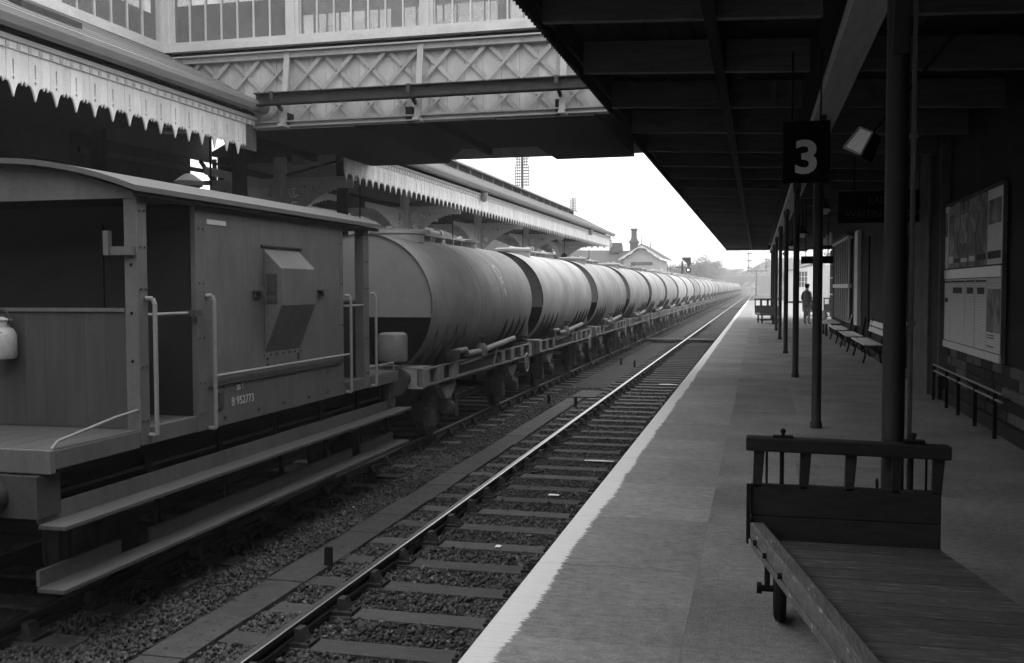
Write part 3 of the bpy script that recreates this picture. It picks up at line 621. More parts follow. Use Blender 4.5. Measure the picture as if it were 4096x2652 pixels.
far_barrow('luggage_barrow', 'distant dark barrow by the white hut behind the standing person', (3.1, 52, 0), .5, MT['wood'])

# ---- person in a coat and cap, standing with the back half turned
def person(loc, rz):
    t = thing('person', 'person in cap and grey jacket standing beyond the columns, half turned away', 'person', loc, None, rz)
    V = {}; E_ = []; Rr = []; P = []
    def add(k, p, r): V[k] = len(P); P.append(p); Rr.append(r)
    add('pelvis', (0,0,.95), (.15,.11)); add('waist', (0,.01,1.08), (.14,.10)); add('chest', (0,.02,1.28), (.17,.115)); add('sh', (0,.02,1.42), (.12,.09)); add('neck', (0,.01,1.51), (.055,.055)); add('head0', (0,-.01,1.58), (.07,.08)); add('head1', (0,-.015,1.67), (.075,.092)); add('crown', (0,-.01,1.74), (.045,.055))
    for s, n_ in ((-1,'l'), (1,'r')):
        add('shl'+n_, (s*.17,.02,1.42), (.062,.062)); add('el'+n_, (s*.235,.05,1.14), (.05,.05)); add('wr'+n_, (s*.19,-.10,.98), (.032,.032)); add('pa'+n_, (s*.175,-.15,.93), (.036,.02))
        add('hip'+n_, (s*.09,0,.90), (.095,.10)); add('kn'+n_, (s*.10,-.015,.50), (.065,.07)); add('an'+n_, (s*.105,.01,.10), (.045,.05)); add('to'+n_, (s*.12,-.13,.035), (.045,.032))
        E_ += [('sh','shl'+n_), ('shl'+n_,'el'+n_), ('el'+n_,'wr'+n_), ('wr'+n_,'pa'+n_), ('pelvis','hip'+n_), ('hip'+n_,'kn'+n_), ('kn'+n_,'an'+n_), ('an'+n_,'to'+n_)]
        for q in range(5):
            dx = (-.032+.016*q)*s; ln = (.05, .075, .082, .076, .06)[q]
            if q == 0: add(f'f{n_}{q}', (s*.175-s*.045, -.15, .915), (.010,.010)); add(f'g{n_}{q}', (s*.175-s*.055, -.165, .885), (.009,.009))
            else: add(f'f{n_}{q}', (s*.175+dx, -.168, .90), (.009,.009)); add(f'g{n_}{q}', (s*.175+dx, -.165, .90-ln*.7), (.008,.008))
            E_ += [('pa'+n_, f'f{n_}{q}'), (f'f{n_}{q}', f'g{n_}{q}')]
    E_ += [('pelvis','waist'), ('waist','chest'), ('chest','sh'), ('sh','neck'), ('neck','head0'), ('head0','head1'), ('head1','crown')]
    me = bpy.data.meshes.new('body'); me.from_pydata(P, [(V[a], V[b]) for a, b in E_], [])
    o = obj('body', me); sm = o.modifiers.new('skin', 'SKIN'); sm.use_smooth_shade = True; o.modifiers.new('sub', 'SUBSURF').levels = 1
    for i, r in enumerate(Rr): me.skin_vertices[0].data[i].radius = r; me.skin_vertices[0].data[i].use_root = (i == 0)
    dg = bpy.context.evaluated_depsgraph_get(); dg.update()
    me2 = bpy.data.meshes.new_from_object(o.evaluated_get(dg)); bpy.data.objects.remove(o)
    for m in (MT['trouser'], MT['coat'], MT['skin'], MT['black']): me2.materials.append(m)
    for p in me2.polygons:
        z = p.center.z; ax = abs(p.center.x)
        p.material_index = 3 if z < .09 else 0 if z < .88 and not (ax > .13 and z > .8) else 2 if (z > 1.50 or (p.center.y < -.12 and z < 1.0 and z > .8)) else 1
    b = obj('body', me2, t)
    MB().lathe([(.145,1.40),(.175,1.2),(.165,1.05),(.18,.90),(.185,.80),(.18,.795),(.15,.95)], n=18).build('coat', MT['coat'], b, True).scale = (1.02, .78, 1)
    cp_ = MB().lathe([(.088,1.70),(.092,1.73),(.11,1.765),(.10,1.79),(.001,1.80)], (0,-.01,0), 16); cp_.hexa([(-.06,-.16,1.695),(.06,-.16,1.695),(.08,-.08,1.70),(-.08,-.08,1.70)], [(-.06,-.16,1.703),(.06,-.16,1.703),(.08,-.08,1.715),(-.08,-.08,1.715)]); cp_.build('cap', MT['black'], b, True)
    MB().hexa([(-.012,-.115,1.62),(.012,-.115,1.62),(.008,-.09,1.62),(-.008,-.09,1.62)], [(-.006,-.10,1.665),(.006,-.10,1.665),(.006,-.08,1.665),(-.006,-.08,1.665)]).build('nose', MT['skin'], b)
    for s in (-1, 1): MB().ball((s*.03, -.097, 1.667), .009, 8, 5).build('eye', MT['black'], b); MB().ball((s*.078, 0, 1.655), .025, 8, 5, (.4, .7, 1)).build('ear', MT['skin'], b)
    MB().box(-.025, .025, -.101, -.09, 1.588, 1.594).build('mouth', MT['coat'], b)
    MB().lathe([(.083,1.62),(.088,1.70)], (0,.006,0), 14).build('hair', MT['black'], b, True)
person((2.10, 45.2, -.002), rad(145))

# ---- white timber hut and the fence beyond
ht = thing('timber_hut', 'white weatherboard hut with a paned window at the platform end', 'hut', (0, 105, 0))
for q in range(22): MB().box(3.5+q*.20, 3.5+(q+1)*.20-.012, -.03-(q % 2)*.006, 0, .25, 3.45+min(q*.04, .66)).build('weatherboard', MT['hut'], ht)
MB().box(3.05, 3.06, .0, 6, .2, 3.3).box(3.06, 7.9, .0, 6, .2, 3.32).build('wall', MT['paleboard'], ht)
for q in range(5): MB().box(3.02, 3.05, q*1.2+.02, q*1.2+1.18, .2, 3.3).build('side_board', MT['paleboard'], ht)
MB().hexa([(2.85,-.3,3.38),(5.6,-.3,4.12),(5.6,6.2,4.12),(2.85,6.2,3.38)], [(2.85,-.3,3.50),(5.6,-.3,4.24),(5.6,6.2,4.24),(2.85,6.2,3.50)]).hexa([(5.6,-.3,4.12),(8.1,-.3,3.40),(8.1,6.2,3.40),(5.6,6.2,4.12)], [(5.6,-.3,4.24),(8.1,-.3,3.52),(8.1,6.2,3.52),(5.6,6.2,4.24)]).build('roof', MT['paleboard'], ht)
MB().box(3.05, 7.9, -.01, 6, -.003, .2).build('base', MT['wallr'], ht)
for xw in (4.0, 5.55):
    wi = MB().box(xw, xw+.9, -.06, -.037, 1.65, 3.3).build('window', MT['slate'], ht)
    for q in range(4): MB().box(xw+q*.3-.025, xw+q*.3+.025, -.085, -.061, 1.62, 3.33).build('glazing_bar', MT['hut'], wi)
    for q in range(4): MB().box(xw-.03, xw+.93, -.09, -.0615, 1.62+q*.54, 1.67+q*.54).build('glazing_bar', MT['hut'], wi)
fe = thing('boarded_fence', 'pale vertical-boarded fence standing behind the far columns', 'fence', (0, 62, 0))
for q in range(14): MB().box(3.2+q*.22, 3.2+q*.22+.20, -.02-(q % 2)*.012, .02, .0, 2.9-.05*(q % 3)).build('board', MT['paleboard'], fe)
MB().box(3.2, 6.3, .02, .07, .6, .75).build('rail', MT['paleboard'], fe)

# ================================================================== OPPOSITE PLATFORM CANOPIES
XV = -8.2; ZT = 3.835; PIT = .353
def wide_board():
    w = .205/2; H_ = .525
    m = MB()
    for s in (-1, 1):
        o = [(0, 0), (s*.016, .045), (s*.032, .09), (s*.056, .14), (s*.085, .175), (s*w, .165), (s*w, H_), (0, H_), (0, .44), (s*.013, .41), (s*.009, .26), (0, .25), (0, .235), (s*.016, .22), (s*.016, .20), (0, .185)]
        if s < 0: o = o[::-1]
        m.prism(o, (0,0,0), (0,1,0), (0,0,1), (-1,0,0), .022)
    return m.mesh('valance_board', MT['valance'])
def narrow_board():
    w = .142/2
    o = [(-w, .525), (-w, .165), (-.052, .195), (-.033, .145), (-.015, .185), (0, .205), (.015, .185), (.033, .145), (.052, .195), (w, .165), (w, .525)]
    return MB().prism(o, (0,0,0), (0,1,0), (0,0,1), (-1,0,0), .02).mesh('valance_board', MT['valance'])
wbm, nbm = wide_board(), narrow_board()
def eave(c, y0, y1, yr0, yr1):
    y = y0
    while y < y1:
        obj('valance_board', wbm, c, (XV+random.uniform(-.002, .002), y, ZT)); obj('valance_board', nbm, c, (XV-.004+random.uniform(-.002, .002), y+PIT/2, ZT)); y += PIT
    MB().box(XV-.02, XV+.03, yr0, yr1, 4.362, 4.44).build('cornice', MT['valance'], c)
    MB().box(XV-.02, XV+.07, yr0, yr1, 4.445, 4.50).build('cornice', MT['white'], c)
    d = MB(); y = yr0+.1
    while y < yr1: d.box(XV+.031, XV+.045, y, y+.05, 4.375, 4.425); y += PIT/2
    stuff(d.build('dentils', MT['white'], c))
    MB().box(XV-.3, XV+.02, yr0, yr1, 4.503, 4.56).build('soffit', MT['darkwood'], c)
    g = MB(); pr = [(-.12, 4.72), (-.12, 4.60), (-.02, 4.54), (.08, 4.56), (.12, 4.64), (.12, 4.70), (.09, 4.70), (.05, 4.60), (-.02, 4.58), (-.08, 4.63), (-.08, 4.72)]
    g.prism(pr, (XV+.19, yr0, 0), (1,0,0), (0,0,1), (0,1,0), yr1-yr0); g.build('gutter', MT['zinc'], c)
XR = -10.0
def rz_(x): return 4.68+(-7.95-x)*.507          # roof surface height
def roof(c, y0, y1, xr=XR):
    n = 9; xs = np.linspace(-7.98, xr, n+1)
    for i in range(n):
        a, b = xs[i], xs[i+1]-.04; o = .018
        MB().hexa([(a,y0,rz_(a)-.03+o),(b,y0,rz_(b)-.03),(b,y1,rz_(b)-.03),(a,y1,rz_(a)-.03+o)][::-1], [(a,y0,rz_(a)+o),(b,y0,rz_(b)),(b,y1,rz_(b)),(a,y1,rz_(a)+o)][::-1]).build('roof_board', MT['roofsheet'], c)
    MB().hexa([(xr,y0,rz_(xr)-.03),(-12.1,y0,4.66),(-12.1,y1,4.66),(xr,y1,rz_(xr)-.03)], [(xr,y0,rz_(xr)),(-12.1,y0,4.72),(-12.1,y1,4.72),(xr,y1,rz_(xr))]).build('rear_slope', MT['roofdark'], c)
    MB().box(-11.9, -11.85, y0, y1, 3.9, 4.7).build('rear_valance', MT['roofdark'], c)
    MB().hexa([(XV-.05,y0,4.46),(-11.8,y0,4.46),(-11.8,y1,4.46),(XV-.05,y1,4.46)], [(XV-.05,y0,4.50),(-11.8,y0,4.50),(-11.8,y1,4.50),(XV-.05,y1,4.50)]).build('ceiling', MT['roofdark'], c)
c1 = thing('near_canopy', 'opposite platform canopy with pointed white valance, nearer than the footbridge', 'canopy', (0, 0, 0), 'canopies over the opposite platform')
eave(c1, 3.0+.104, 14.4, 2.5, 14.9); roof(c1, 2.5, 14.98)
MB().box(XV-.03, XV-.005, 14.42, 15.0, 3.95, 4.36).build('end_panel', MT['wallpale'], c1)
sl = MB().hexa([(-8.7,10.2,rz_(-8.7)+.02),(-9.1,10.2,rz_(-9.1)+.02),(-9.1,11.3,rz_(-9.1)+.02),(-8.7,11.3,rz_(-8.7)+.02)], [(-8.7,10.2,rz_(-8.7)+.10),(-9.1,10.2,rz_(-9.1)+.08),(-9.1,11.3,rz_(-9.1)+.08),(-8.7,11.3,rz_(-8.7)+.10)]).build('rooflight', MT['roofdark'], c1)
c2 = thing('far_canopy', 'long opposite platform canopy with pointed white valance beyond the footbridge', 'canopy', (0, 0, 0), 'canopies over the opposite platform')
eave(c2, 18.7, 55.4, 19.95, 55.5); roof(c2, 19.95, 55.6)
MB().box(-9.72, -9.66, 22, 52, 5.50, 5.74).build('lantern_wall', MT['roofdark'], c2)
for q in range(21): MB().box(-9.655, -9.62, 22+q*1.48, 22.12+q*1.48, 5.50, 5.74).build('lantern_post', MT['zinc'], c2)
MB().hexa([(-9.45,21.8,5.70),(-10.35,21.8,6.0),(-10.35,52.2,6.0),(-9.45,52.2,5.70)], [(-9.45,21.8,5.76),(-10.35,21.8,6.08),(-10.35,52.2,6.08),(-9.45,52.2,5.76)]).build('lantern_roof', MT['zinc'], c2)
for yy in (28.6, 48.0): MB().lathe([(.05,-.25),(.09,-.2),(.14,.0),(.10,.12),(.05,.2),(.03,.28)], (XV+.12, yy, 4.5), 10).build('rainwater_head', MT['zinc'], c2, True)
# end valance across the far end, seen dark from within
x = XV
while x > -11.8: obj('valance_board', wbm, c2, (x, 55.5, ZT), PI/2); obj('valance_board', nbm, c2, (x-PIT/2, 55.5, ZT), PI/2); x -= PIT
MB().box(-11.8, XV, 55.4, 55.48, 4.3, 4.6).build('end_board', MT['roofdark'], c2)
MB().add([(-7.9,55.62,4.68),(-12.1,55.62,4.68),(-10,55.62,5.72)], [(0,1,2)]).build('gable', MT['valance'], c2)

# columns with pierced spandrels
def spandrel(L, depth):
    nu, nv = 54, 26; du, dv = L/nu, depth/nv
    def solid(u, v):              # u from column outwards, v down from the top
        edge = .10+.9*(1-math.sqrt(max(0, 1-(1-u/L)**2)))*0 + (depth-.10)*(1-math.sqrt(max(0, 1-max(0, 1-u/(L*.97))**2))) if False else None
        t = u/L; low = .13+(depth-.13)*(1-math.sin(min(1, t*1.08)*PI/2))**1.0
        if v > low: return False
        if v < .045 or v > low-.045 or u < .05: return True
        for cu, cv, R in ((.22, .22, .12), (.24, .48, .09), (.47, .16, .085), (.67, .12, .06), (.84, .105, .045), (.13, .66, .06)):
            cu *= L/1.6; d = math.hypot(u-cu, v-cv); a = math.atan2(v-cv, u-cu)
            if R*.55 < d < R*.9 and not (-.9 < a < .4): return False
            if d < R*.22: return False
        return True
    m = MB()
    for i in range(nu):
        for j in range(nv):
            if solid((i+.5)*du, (j+.5)*dv): m.box(i*du, (i+1)*du, -.012, .012, -(j+1)*dv, -j*dv)
    bm = bmesh.new(); me = m.mesh('spandrel', MT['spandrel'], fix=False); bm.from_mesh(me); bmesh.ops.remove_doubles(bm, verts=bm.verts, dist=1e-4)
    seen = {}
    for f in bm.faces: seen.setdefault(tuple(sorted(v.index for v in f.verts)), []).append(f)
    bmesh.ops.delete(bm, geom=[f for g in seen.values() if len(g) > 1 for f in g], context='FACES'); bm.to_mesh(me); bm.free(); return me
sp_x, sp_y = spandrel(1.6, .95), spandrel(2.9, .95)
colm = MB().lathe([(.14,0),(.14,.3),(.10,.36),(.085,2.6),(.11,2.66),(.11,2.74),(.085,2.78),(.085,3.8),(.14,3.92),(.14,4.46)], n=14).mesh('shaft', MT['spandrel'], True)
for i, yy in enumerate((19.3, 26.95, 34.6, 42.25, 49.9)):
    lb = 'ornate column of the opposite canopy with pierced spandrels, %s beyond the footbridge front' % ordinal(i+1)
    c = thing('ornate_column', lb, 'column', (XR, yy, 0), 'ornate columns on the opposite platform')
    obj('shaft', colm, c)
    obj('spandrel', sp_x, c, (.09, 0, 3.92), 0); obj('spandrel', sp_x, c, (-.09, 0, 3.92), PI)
    obj('spandrel', sp_y, c, (0, .09, 3.92), PI/2); obj('spandrel', sp_y, c, (0, -.09, 3.92), -PI/2)
    MB().box(-1.85, 1.75, -.05, .05, 3.925, 4.02).build('tie_beam', MT['spandrel'], c)
    MB().bar((-1.7, 0, 4.42), (0, 0, 4.05), .04, .05).bar((1.7, 0, 4.42), (0, 0, 4.05), .04, .05).build('truss_rod', MT['iron'], c)
for i, (x, yy, zz, lb) in enumerate(((-9.2, 15.2, 2.9, 'dark hanging lamp above the brake van roof under the footbridge'), (-9.1, 21.5, 2.7, 'dark hanging lamp beyond the footbridge between ornate columns'), (-9.2, 29.0, 2.75, 'hanging lamp behind the first tank wagon, second past footbridge'), (-9.0, 37.5, 3.05, 'round dark hanging lamp above the first tank wagon manhole'), (-9.0, 46.0, 3.1, 'hanging lamp above the second tank wagon, further along canopy'), (-9.0, 53.0, 3.05, 'hanging lamp at the far end of opposite canopy'))):
    h_ = thing('hanging_lamp', lb, 'lamp', (x, yy, zz), 'lamps hanging under the opposite canopy')
    MB().lathe([(.001,-.22),(.10,-.2),(.17,-.05),(.17,.05),(.12,.16),(.04,.22),(.001,.22)], n=14).build('lantern', MT['black'], h_, True); MB().tube((0,0,.2), (0,0,4.46-zz), .018, n=6).build('rod', MT['black'], h_)
# buildings behind the opposite platform
bb = thing('goods_shed', 'dark building side glimpsed beneath the opposite canopy', 'building', (0, 0, 0))
MB().box(-19, -18.6, -10, 29.2, -1.1, 7).build('wall', MT['wallr'], bb); MB().box(-19, -18.6, 33, 85, -1.1, 7.0).build('wall', MT['wallpale'], bb)
MB().hexa([(-18.4,-10,7),(-24,-10,9),(-24,26,9),(-18.4,26,7)], [(-18.4,-10,7.1),(-24,-10,9.1),(-24,26,9.1),(-18.4,26,7.1)]).build('roof', MT['roofdark'], bb)
MB().box(-12.12, -12.0, 14.99, 19.9, 4.50, 5.9).build('screen_board', MT['roofdark'], bb)
for a, b in (((-12.06,15.5,4.2),(-12.06,23,4.35)), ((-12.06,19.2,3.2),(-12.06,21.5,4.5)), ((-12.06,20.1,3.0),(-12.06,20.1,4.6)), ((-12.06,18.9,3.75),(-12.06,23,3.8)), ((-12.06,21.3,3.2),(-12.06,19.5,4.5))): MB().bar(a, b, .05, .09).build('roof_strut', MT['roofdark'], bb)
rm = thing('station_offices', 'dark office building under the opposite near canopy', 'building', (0, 0, 0))
MB().box(-12.6, -12.3, -6, 19.5, -.003, 5.3).build('wall', MT['wallr'], rm); MB().box(-12.29, -12.25, 4, 5.2, 0, 2.4).build('door', MT['black'], rm); MB().box(-12.29, -12.25, 8, 9.2, .9, 2.4).build('window', MT['slate'], rm)

# ================================================================== FOOTBRIDGE
YF, YB = 15.0, 19.9; XL, XRT = -9.97, 3.0
fb = thing('footbridge', 'pale lattice-girder footbridge with glazed upper walls crossing over the tracks', 'footbridge', (0, 0, 0))
def fbox(n, m, *a, bevel=0, parent=None): return MB().box(*a).build(n, m, parent or fb, bevel=bevel)
for side, (ya, sg_) in enumerate(((YF, 1), (YB, -1))):
    q = lambda d0, d1: (min(ya+sg_*d0, ya+sg_*d1), max(ya+sg_*d0, ya+sg_*d1))
    fbox('top_chord', MT['bridge'], XL, XRT, *q(-.05, .09), 5.47, 5.585); fbox('chord_flange', MT['bridge'], XL, XRT, *q(-.12, -.051), 5.56, 5.585)
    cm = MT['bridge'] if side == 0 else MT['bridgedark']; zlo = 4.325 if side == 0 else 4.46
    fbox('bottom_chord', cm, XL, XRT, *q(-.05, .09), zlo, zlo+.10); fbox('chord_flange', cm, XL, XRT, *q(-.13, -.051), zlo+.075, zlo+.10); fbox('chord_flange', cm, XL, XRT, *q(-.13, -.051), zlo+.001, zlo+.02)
    fbox('ledge', MT['bridgedark'], XL, XRT, *q(-.02, .25), 5.588, 5.655)
    fbox('sill', MT['white'], XL, XRT, *q(-.14, .20), 5.66, 5.77); fbox('sill', MT['white'], XL, XRT, *q(-.09, .18), 5.773, 5.83)
    # boarding behind the lattice
    nb = int((XRT-XL)/.30)
    for i in range(nb): fbox('boarding', MT['panel'], XL+i*.30+.002, XL+(i+1)*.30-.003, *q(.095+random.uniform(0, .006), .13), 4.35, 5.56)
    if side == 0:
        a = .561; H_ = 1.045
        n = int((XRT-XL+H_)/a)+1
        for i in range(n):
            for s in (1, -1):
                x0 = XL-H_+i*a+.14; x1 = x0+H_
                if s < 0: x0, x1 = x1, x0
                xa, za, xb_, zb = x0, 4.426, x1, 5.469
                # clip to the girder's end
                lo, hi = XL, XRT
                def cl(x, z, X): t = (X-xa)/(xb_-xa); return X, za+t*(zb-za)
                pa, pb = (xa, za), (xb_, zb)
                if max(xa, xb_) <= lo or min(xa, xb_) >= hi: continue
                pts_ = []
                for p in (pa, pb):
                    if p[0] < lo: p = cl(*p, lo)
                    if p[0] > hi: p = cl(*p, hi)
                    pts_.append(p)
                yy = YF+.015 if s > 0 else YF+.045
                MB().bar((pts_[0][0], yy, pts_[0][1]), (pts_[1][0], yy, pts_[1][1]), .066, .012, (0,1,0)).build('lattice_bar', MT['bridge'], fb)
        rv = MB()
        for i in range(n*2):
            for zz in (4.95-.2805, 4.95, 4.95+.2805):
                xx = XL+.14+i*a/2
                if xx < XRT and (i+round((zz-4.95)/.2805)) % 2 == 0: rv.tube((xx, YF+.01, zz-.003), (xx, YF-.02, zz-.003), .016, .010, 6)
        for i in range(n): rv.tube((XL+.2+i*a, YF-.05, 5.53), (XL+.2+i*a, YF-.075, 5.53), .02, .012, 6)
        stuff(rv.build('rivet_heads', MT['bridge'], fb))
    # raking stiffeners
    if side == 0:
        for xs_ in (-7.59, -5.255, -2.92, -.585, 1.75):
            MB().bar((xs_, YF-.06, 5.56), (xs_, YF-.26, 4.36), .10, .012, (0,1,.15)).bar((xs_, YF+.0, 5.56), (xs_, YF-.14, 4.36), .012, .16, (0,1,.15)).build('stiffener', MT['bridge'], fb)
            MB().box(xs_-.05, xs_+.05, YF-.34, YF-.05, 4.30, 4.345).build('stiffener_foot', MT['bridge'], fb)
    # glazed upper wall: pilasters, bars, panes
    zb, zt = 5.83, 7.64; gl = MT['glass'] if side == 0 else MT['clearglass']
    for i in range(6):
        xp = -9.72+.235*0+i*2.335-.13 if i else -9.845
        xp = -9.85+i*2.335+(.02 if i else 0)
        fbox('pilaster', MT['white'], xp-.115, xp+.115, *q(-.06, .12), zb, zt); fbox('pilaster_moulding', MT['white'], xp-.05, xp+.05, *q(-.085, -.061), zb, zt)
        if i < 5:
            x0, x1 = xp+.118, xp+2.335-.118
            w = (x1-x0)/7
            for k in range(8): fbox('glazing_bar', MT['white'], x0+k*w-.014, x0+k*w+.014, *q(0, .05), zb, zt-.002)
            for k in range(7): fbox('pane', gl, x0+k*w+.015, x0+(k+1)*w-.015, *q(.02, .026), zb, zt-.002)
    fbox('head_rail', MT['white'], XL, XRT, *q(-.06, .12), zt-.08 if False else zt, zt+.15)
MB().hexa([(XL-.3,YF-.35,7.82),(XRT,YF-.35,7.82),(XRT,YB+.35,7.82),(XL-.3,YB+.35,7.82)], [(XL-.3,YF+1.6,8.9),(XRT,YF+1.6,8.9),(XRT,YB-1.6,8.9),(XL-.3,YB-1.6,8.9)]).build('roof', MT['roofsheet'], fb)
fbox('landing_wall', MT['wallr'], -13.0, XL-.02, YB-.1, YB, 5.4, 8.0)
# deck and underside
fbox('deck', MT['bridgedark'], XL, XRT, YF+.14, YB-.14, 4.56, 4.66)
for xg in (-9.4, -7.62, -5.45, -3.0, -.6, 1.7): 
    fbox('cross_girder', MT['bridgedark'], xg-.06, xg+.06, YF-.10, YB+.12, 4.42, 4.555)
    MB().prism([(0,0),(.45,0),(0,-.12)], (xg-.05, YF-.12, 4.42), (0,1,0), (0,0,1), (1,0,0), .1).build('girder_bracket', MT['bridgedark'], fb)
for xa, xb_ in ((-8.15, -6.40), (-4.05, -2.45)):
    s0, s1 = (0, .34) if xa < -6 else (.36, 0)
    MB().hexa([(xa,YF+.14,4.295),(xb_,YF+.14,4.295),(xb_,YB,4.295),(xa,YB,4.295)], [(xa-(.36 if xa > -6 else 0),YF+.14,4.555),(xb_+(.34 if xa < -6 else .0),YF+.14,4.555),(xb_+(.34 if xa < -6 else .0),YB,4.555),(xa-(.36 if xa > -6 else 0),YB,4.555)]).box(xa, xb_, YF+.0, YF+.139, 4.295, 4.322).build('bearing_plate', MT['bridgedark'], fb)
    fbox('plate_edge', MT['bridge'], xa+.02, xb_-.02, YF-.012, YF-.002, 4.297, 4.32)
# service beam carried in front of the girder
sb = thing('service_beam', 'dark horizontal steel beam bracketed in front of the footbridge lattice', 'beam', (0, 14.55, 4.72))
MB().box(-7.95, XRT, -.012, .012, -.09, .075).build('web', MT['beam'], sb); MB().box(-7.95, XRT, -.11, .03, .075, .09).build('flange', MT['beam'], sb); MB().box(-7.95, XRT, -.10, .03, -.105, -.09).build('flange', MT['black'], sb)
for xs_ in (-7.62, -5.29, -2.95, -.6): MB().bar((xs_, .03, -.05), (xs_, .28, -.16), .05, .05).box(xs_-.03, xs_+.03, -.13, -.11, -.03, .1).build('bracket', MT['beam'], sb)
# landing running back over the near canopy
for a in ((XL-.02, XL+.13, 3.0, YF-.06, 5.66, 5.77), (XL-.02, XL+.09, 3.0, YF-.06, 5.773, 5.83), (XL-.02, XL+.06, 3.0, YF-.06, 7.55, 7.70)): fbox('landing_sill', MT['white'], *a)
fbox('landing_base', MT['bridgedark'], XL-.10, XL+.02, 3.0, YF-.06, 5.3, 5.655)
fbox('pilaster', MT['white'], XL-.10, XL+.08, YF-.16, YF-.061, 5.83, 7.55)
w = .405; k = 0; yy = YF-.165
while yy > 3.2:
    if k % 7 == 6: fbox('pilaster', MT['white'], XL-.1, XL+.08, yy-.23, yy, 5.83, 7.55); yy -= .23; k += 1; continue
    fbox('pane', MT['glass'], XL-.004, XL+.002, yy-w+.014, yy-.014, 5.83, 7.55); fbox('glazing_bar', MT['white'], XL-.03, XL+.03, yy-w-.012, yy-w+.012, 5.83, 7.55); yy -= w; k += 1
fbox('landing_floor', MT['bridgedark'], -13, XL-.12, 3.0, YB, 5.3, 5.4); MB().hexa([(-13.3,2.8,7.72),(XL+.3,2.8,7.72),(XL+.3,YF-.4,7.72),(-13.3,YF-.4,7.72)], [(-12,2.8,8.5),(XL-1,2.8,8.5),(XL-1,YF-.4,8.5),(-12,YF-.4,8.5)]).build('landing_roof', MT['roofsheet'], fb)
fbox('landing_wall', MT['wallr'], -13.1, -13.0, 3.0, YB, 5.4, 7.7)
for (x, yy) in ((-8.7, 15.3), (-8.7, 19.6), (-11.5, 15.3), (-11.5, 19.6)):
    MB().box(x-.09, x+.09, yy-.1, yy-.08, -.003, 4.55).box(x-.09, x+.09, yy+.08, yy+.1, -.003, 4.55).box(x-.01, x+.01, yy-.08, yy+.08, -.003, 4.55).build('support_column', MT['bridgedark'], fb)

# ================================================================== BRAKE VAN
vn = thing('brake_van', 'grey railway goods brake van with open verandahs passing on the second track', 'brake van', (T2, 0, 0))
HW = 1.33; ZF = .46
def vbox(n, m, *a, bevel=0, parent=None): return MB().box(*a).build(n, m, parent or vn, bevel=bevel)
MB().box(-HW+.02, HW-.02, 6.02, 13.05, ZF-.06, ZF).build('floor', MT['board'], vn)
def plank_floor(y0, y1):
    for i in range(12): vbox('floor_plank', MT['board'], -HW+.03+i*.2195, -HW+.03+(i+1)*.2195-.008, y0, y1, ZF+.001, ZF+.022)
plank_floor(6.03, 7.05); plank_floor(7.2, 7.93); plank_floor(11.2, 11.85); plank_floor(12.05, 13.04)
cab = vbox('cabin_side', MT['van'], HW-.04, HW, 7.96, 11.17, .335, 2.40, bevel=.006)
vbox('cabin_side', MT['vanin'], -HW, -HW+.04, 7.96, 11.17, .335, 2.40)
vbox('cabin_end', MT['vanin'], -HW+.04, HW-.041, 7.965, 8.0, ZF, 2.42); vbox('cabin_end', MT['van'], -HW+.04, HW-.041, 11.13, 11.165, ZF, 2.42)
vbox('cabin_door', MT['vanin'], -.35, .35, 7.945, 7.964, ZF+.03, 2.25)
for a, b in ((7.08, 7.21), (11.85, 12.02)):
    for s in (-1, 1): vbox('corner_post', MT['van'], min(s*HW, s*(HW-.13)), max(s*HW, s*(HW-.13)), a, b, .34, 2.40, bevel=.008)
vbox('corner_post', MT['van'], HW-.05, HW+.004, 7.93, 8.10, .335, 2.40, bevel=.006); vbox('corner_post', MT['van'], HW-.05, HW+.004, 11.08, 11.19, .335, 2.40, bevel=.006)
for a, b in ((7.09, 7.13), (11.96, 12.0)):
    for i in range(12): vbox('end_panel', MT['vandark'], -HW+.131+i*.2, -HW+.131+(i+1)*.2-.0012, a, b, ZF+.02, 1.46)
    vbox('capping', MT['van'], -HW+.13, HW-.13, a-.02, b+.02, 1.461, 1.49)
for a, b in ((7.07, 7.12), (11.97, 12.02)):
    arc = [(-HW+.001, 2.40), (HW-.001, 2.40)]+[(x, 2.44+.245*(1-(x/HW)**2)) for x in np.linspace(HW-.001, -HW+.001, 15)]
    MB().prism(arc, (0, a, 0), (1,0,0), (0,0,1), (0,1,0), b-a).build('roof_arch', MT['van'], vn)
vbox('cantrail', MT['van'], HW-.06, HW+.008, 7.08, 12.02, 2.40, 2.455); vbox('cantrail', MT['van'], -HW, -HW+.06, 7.08, 12.02, 2.40, 2.45)
def vroof():
    xs = np.linspace(-HW-.09, HW+.09, 19); v = []; 
    for y_ in (6.93, 12.28):
        for x in xs: v.append((x, y_, 2.445+.262*(1-(x/(HW+.09))**2)))
        for x in xs: v.append((x, y_, 2.490+.262*(1-(x/(HW+.09))**2)))
    n = len(xs); f = []
    for i in range(n-1):
        f += [(i, i+1, 2*n+i+1, 2*n+i), (n+i, 3*n+i, 3*n+i+1, n+i+1), (i, n+i, n+i+1, i+1), (2*n+i, 2*n+i+1, 3*n+i+1, 3*n+i)]
    f += [(0, 2*n, 3*n, n), (n-1, 2*n-1, 4*n-1, 3*n-1)]
    return MB().add(v, f).build('roof', MT['vanroof'], vn, True)
vr = vroof()
vbox('roof_edge', MT['black'], HW+.02, HW+.07, 7.0, 12.2, 2.405, 2.443)
MB().lathe([(.10,0),(.10,.10),(.15,.12),(.16,.17),(.05,.25),(.001,.26)], (.2, 9.63, 2.66), 14).build('chimney', MT['vandark'], vr, True)
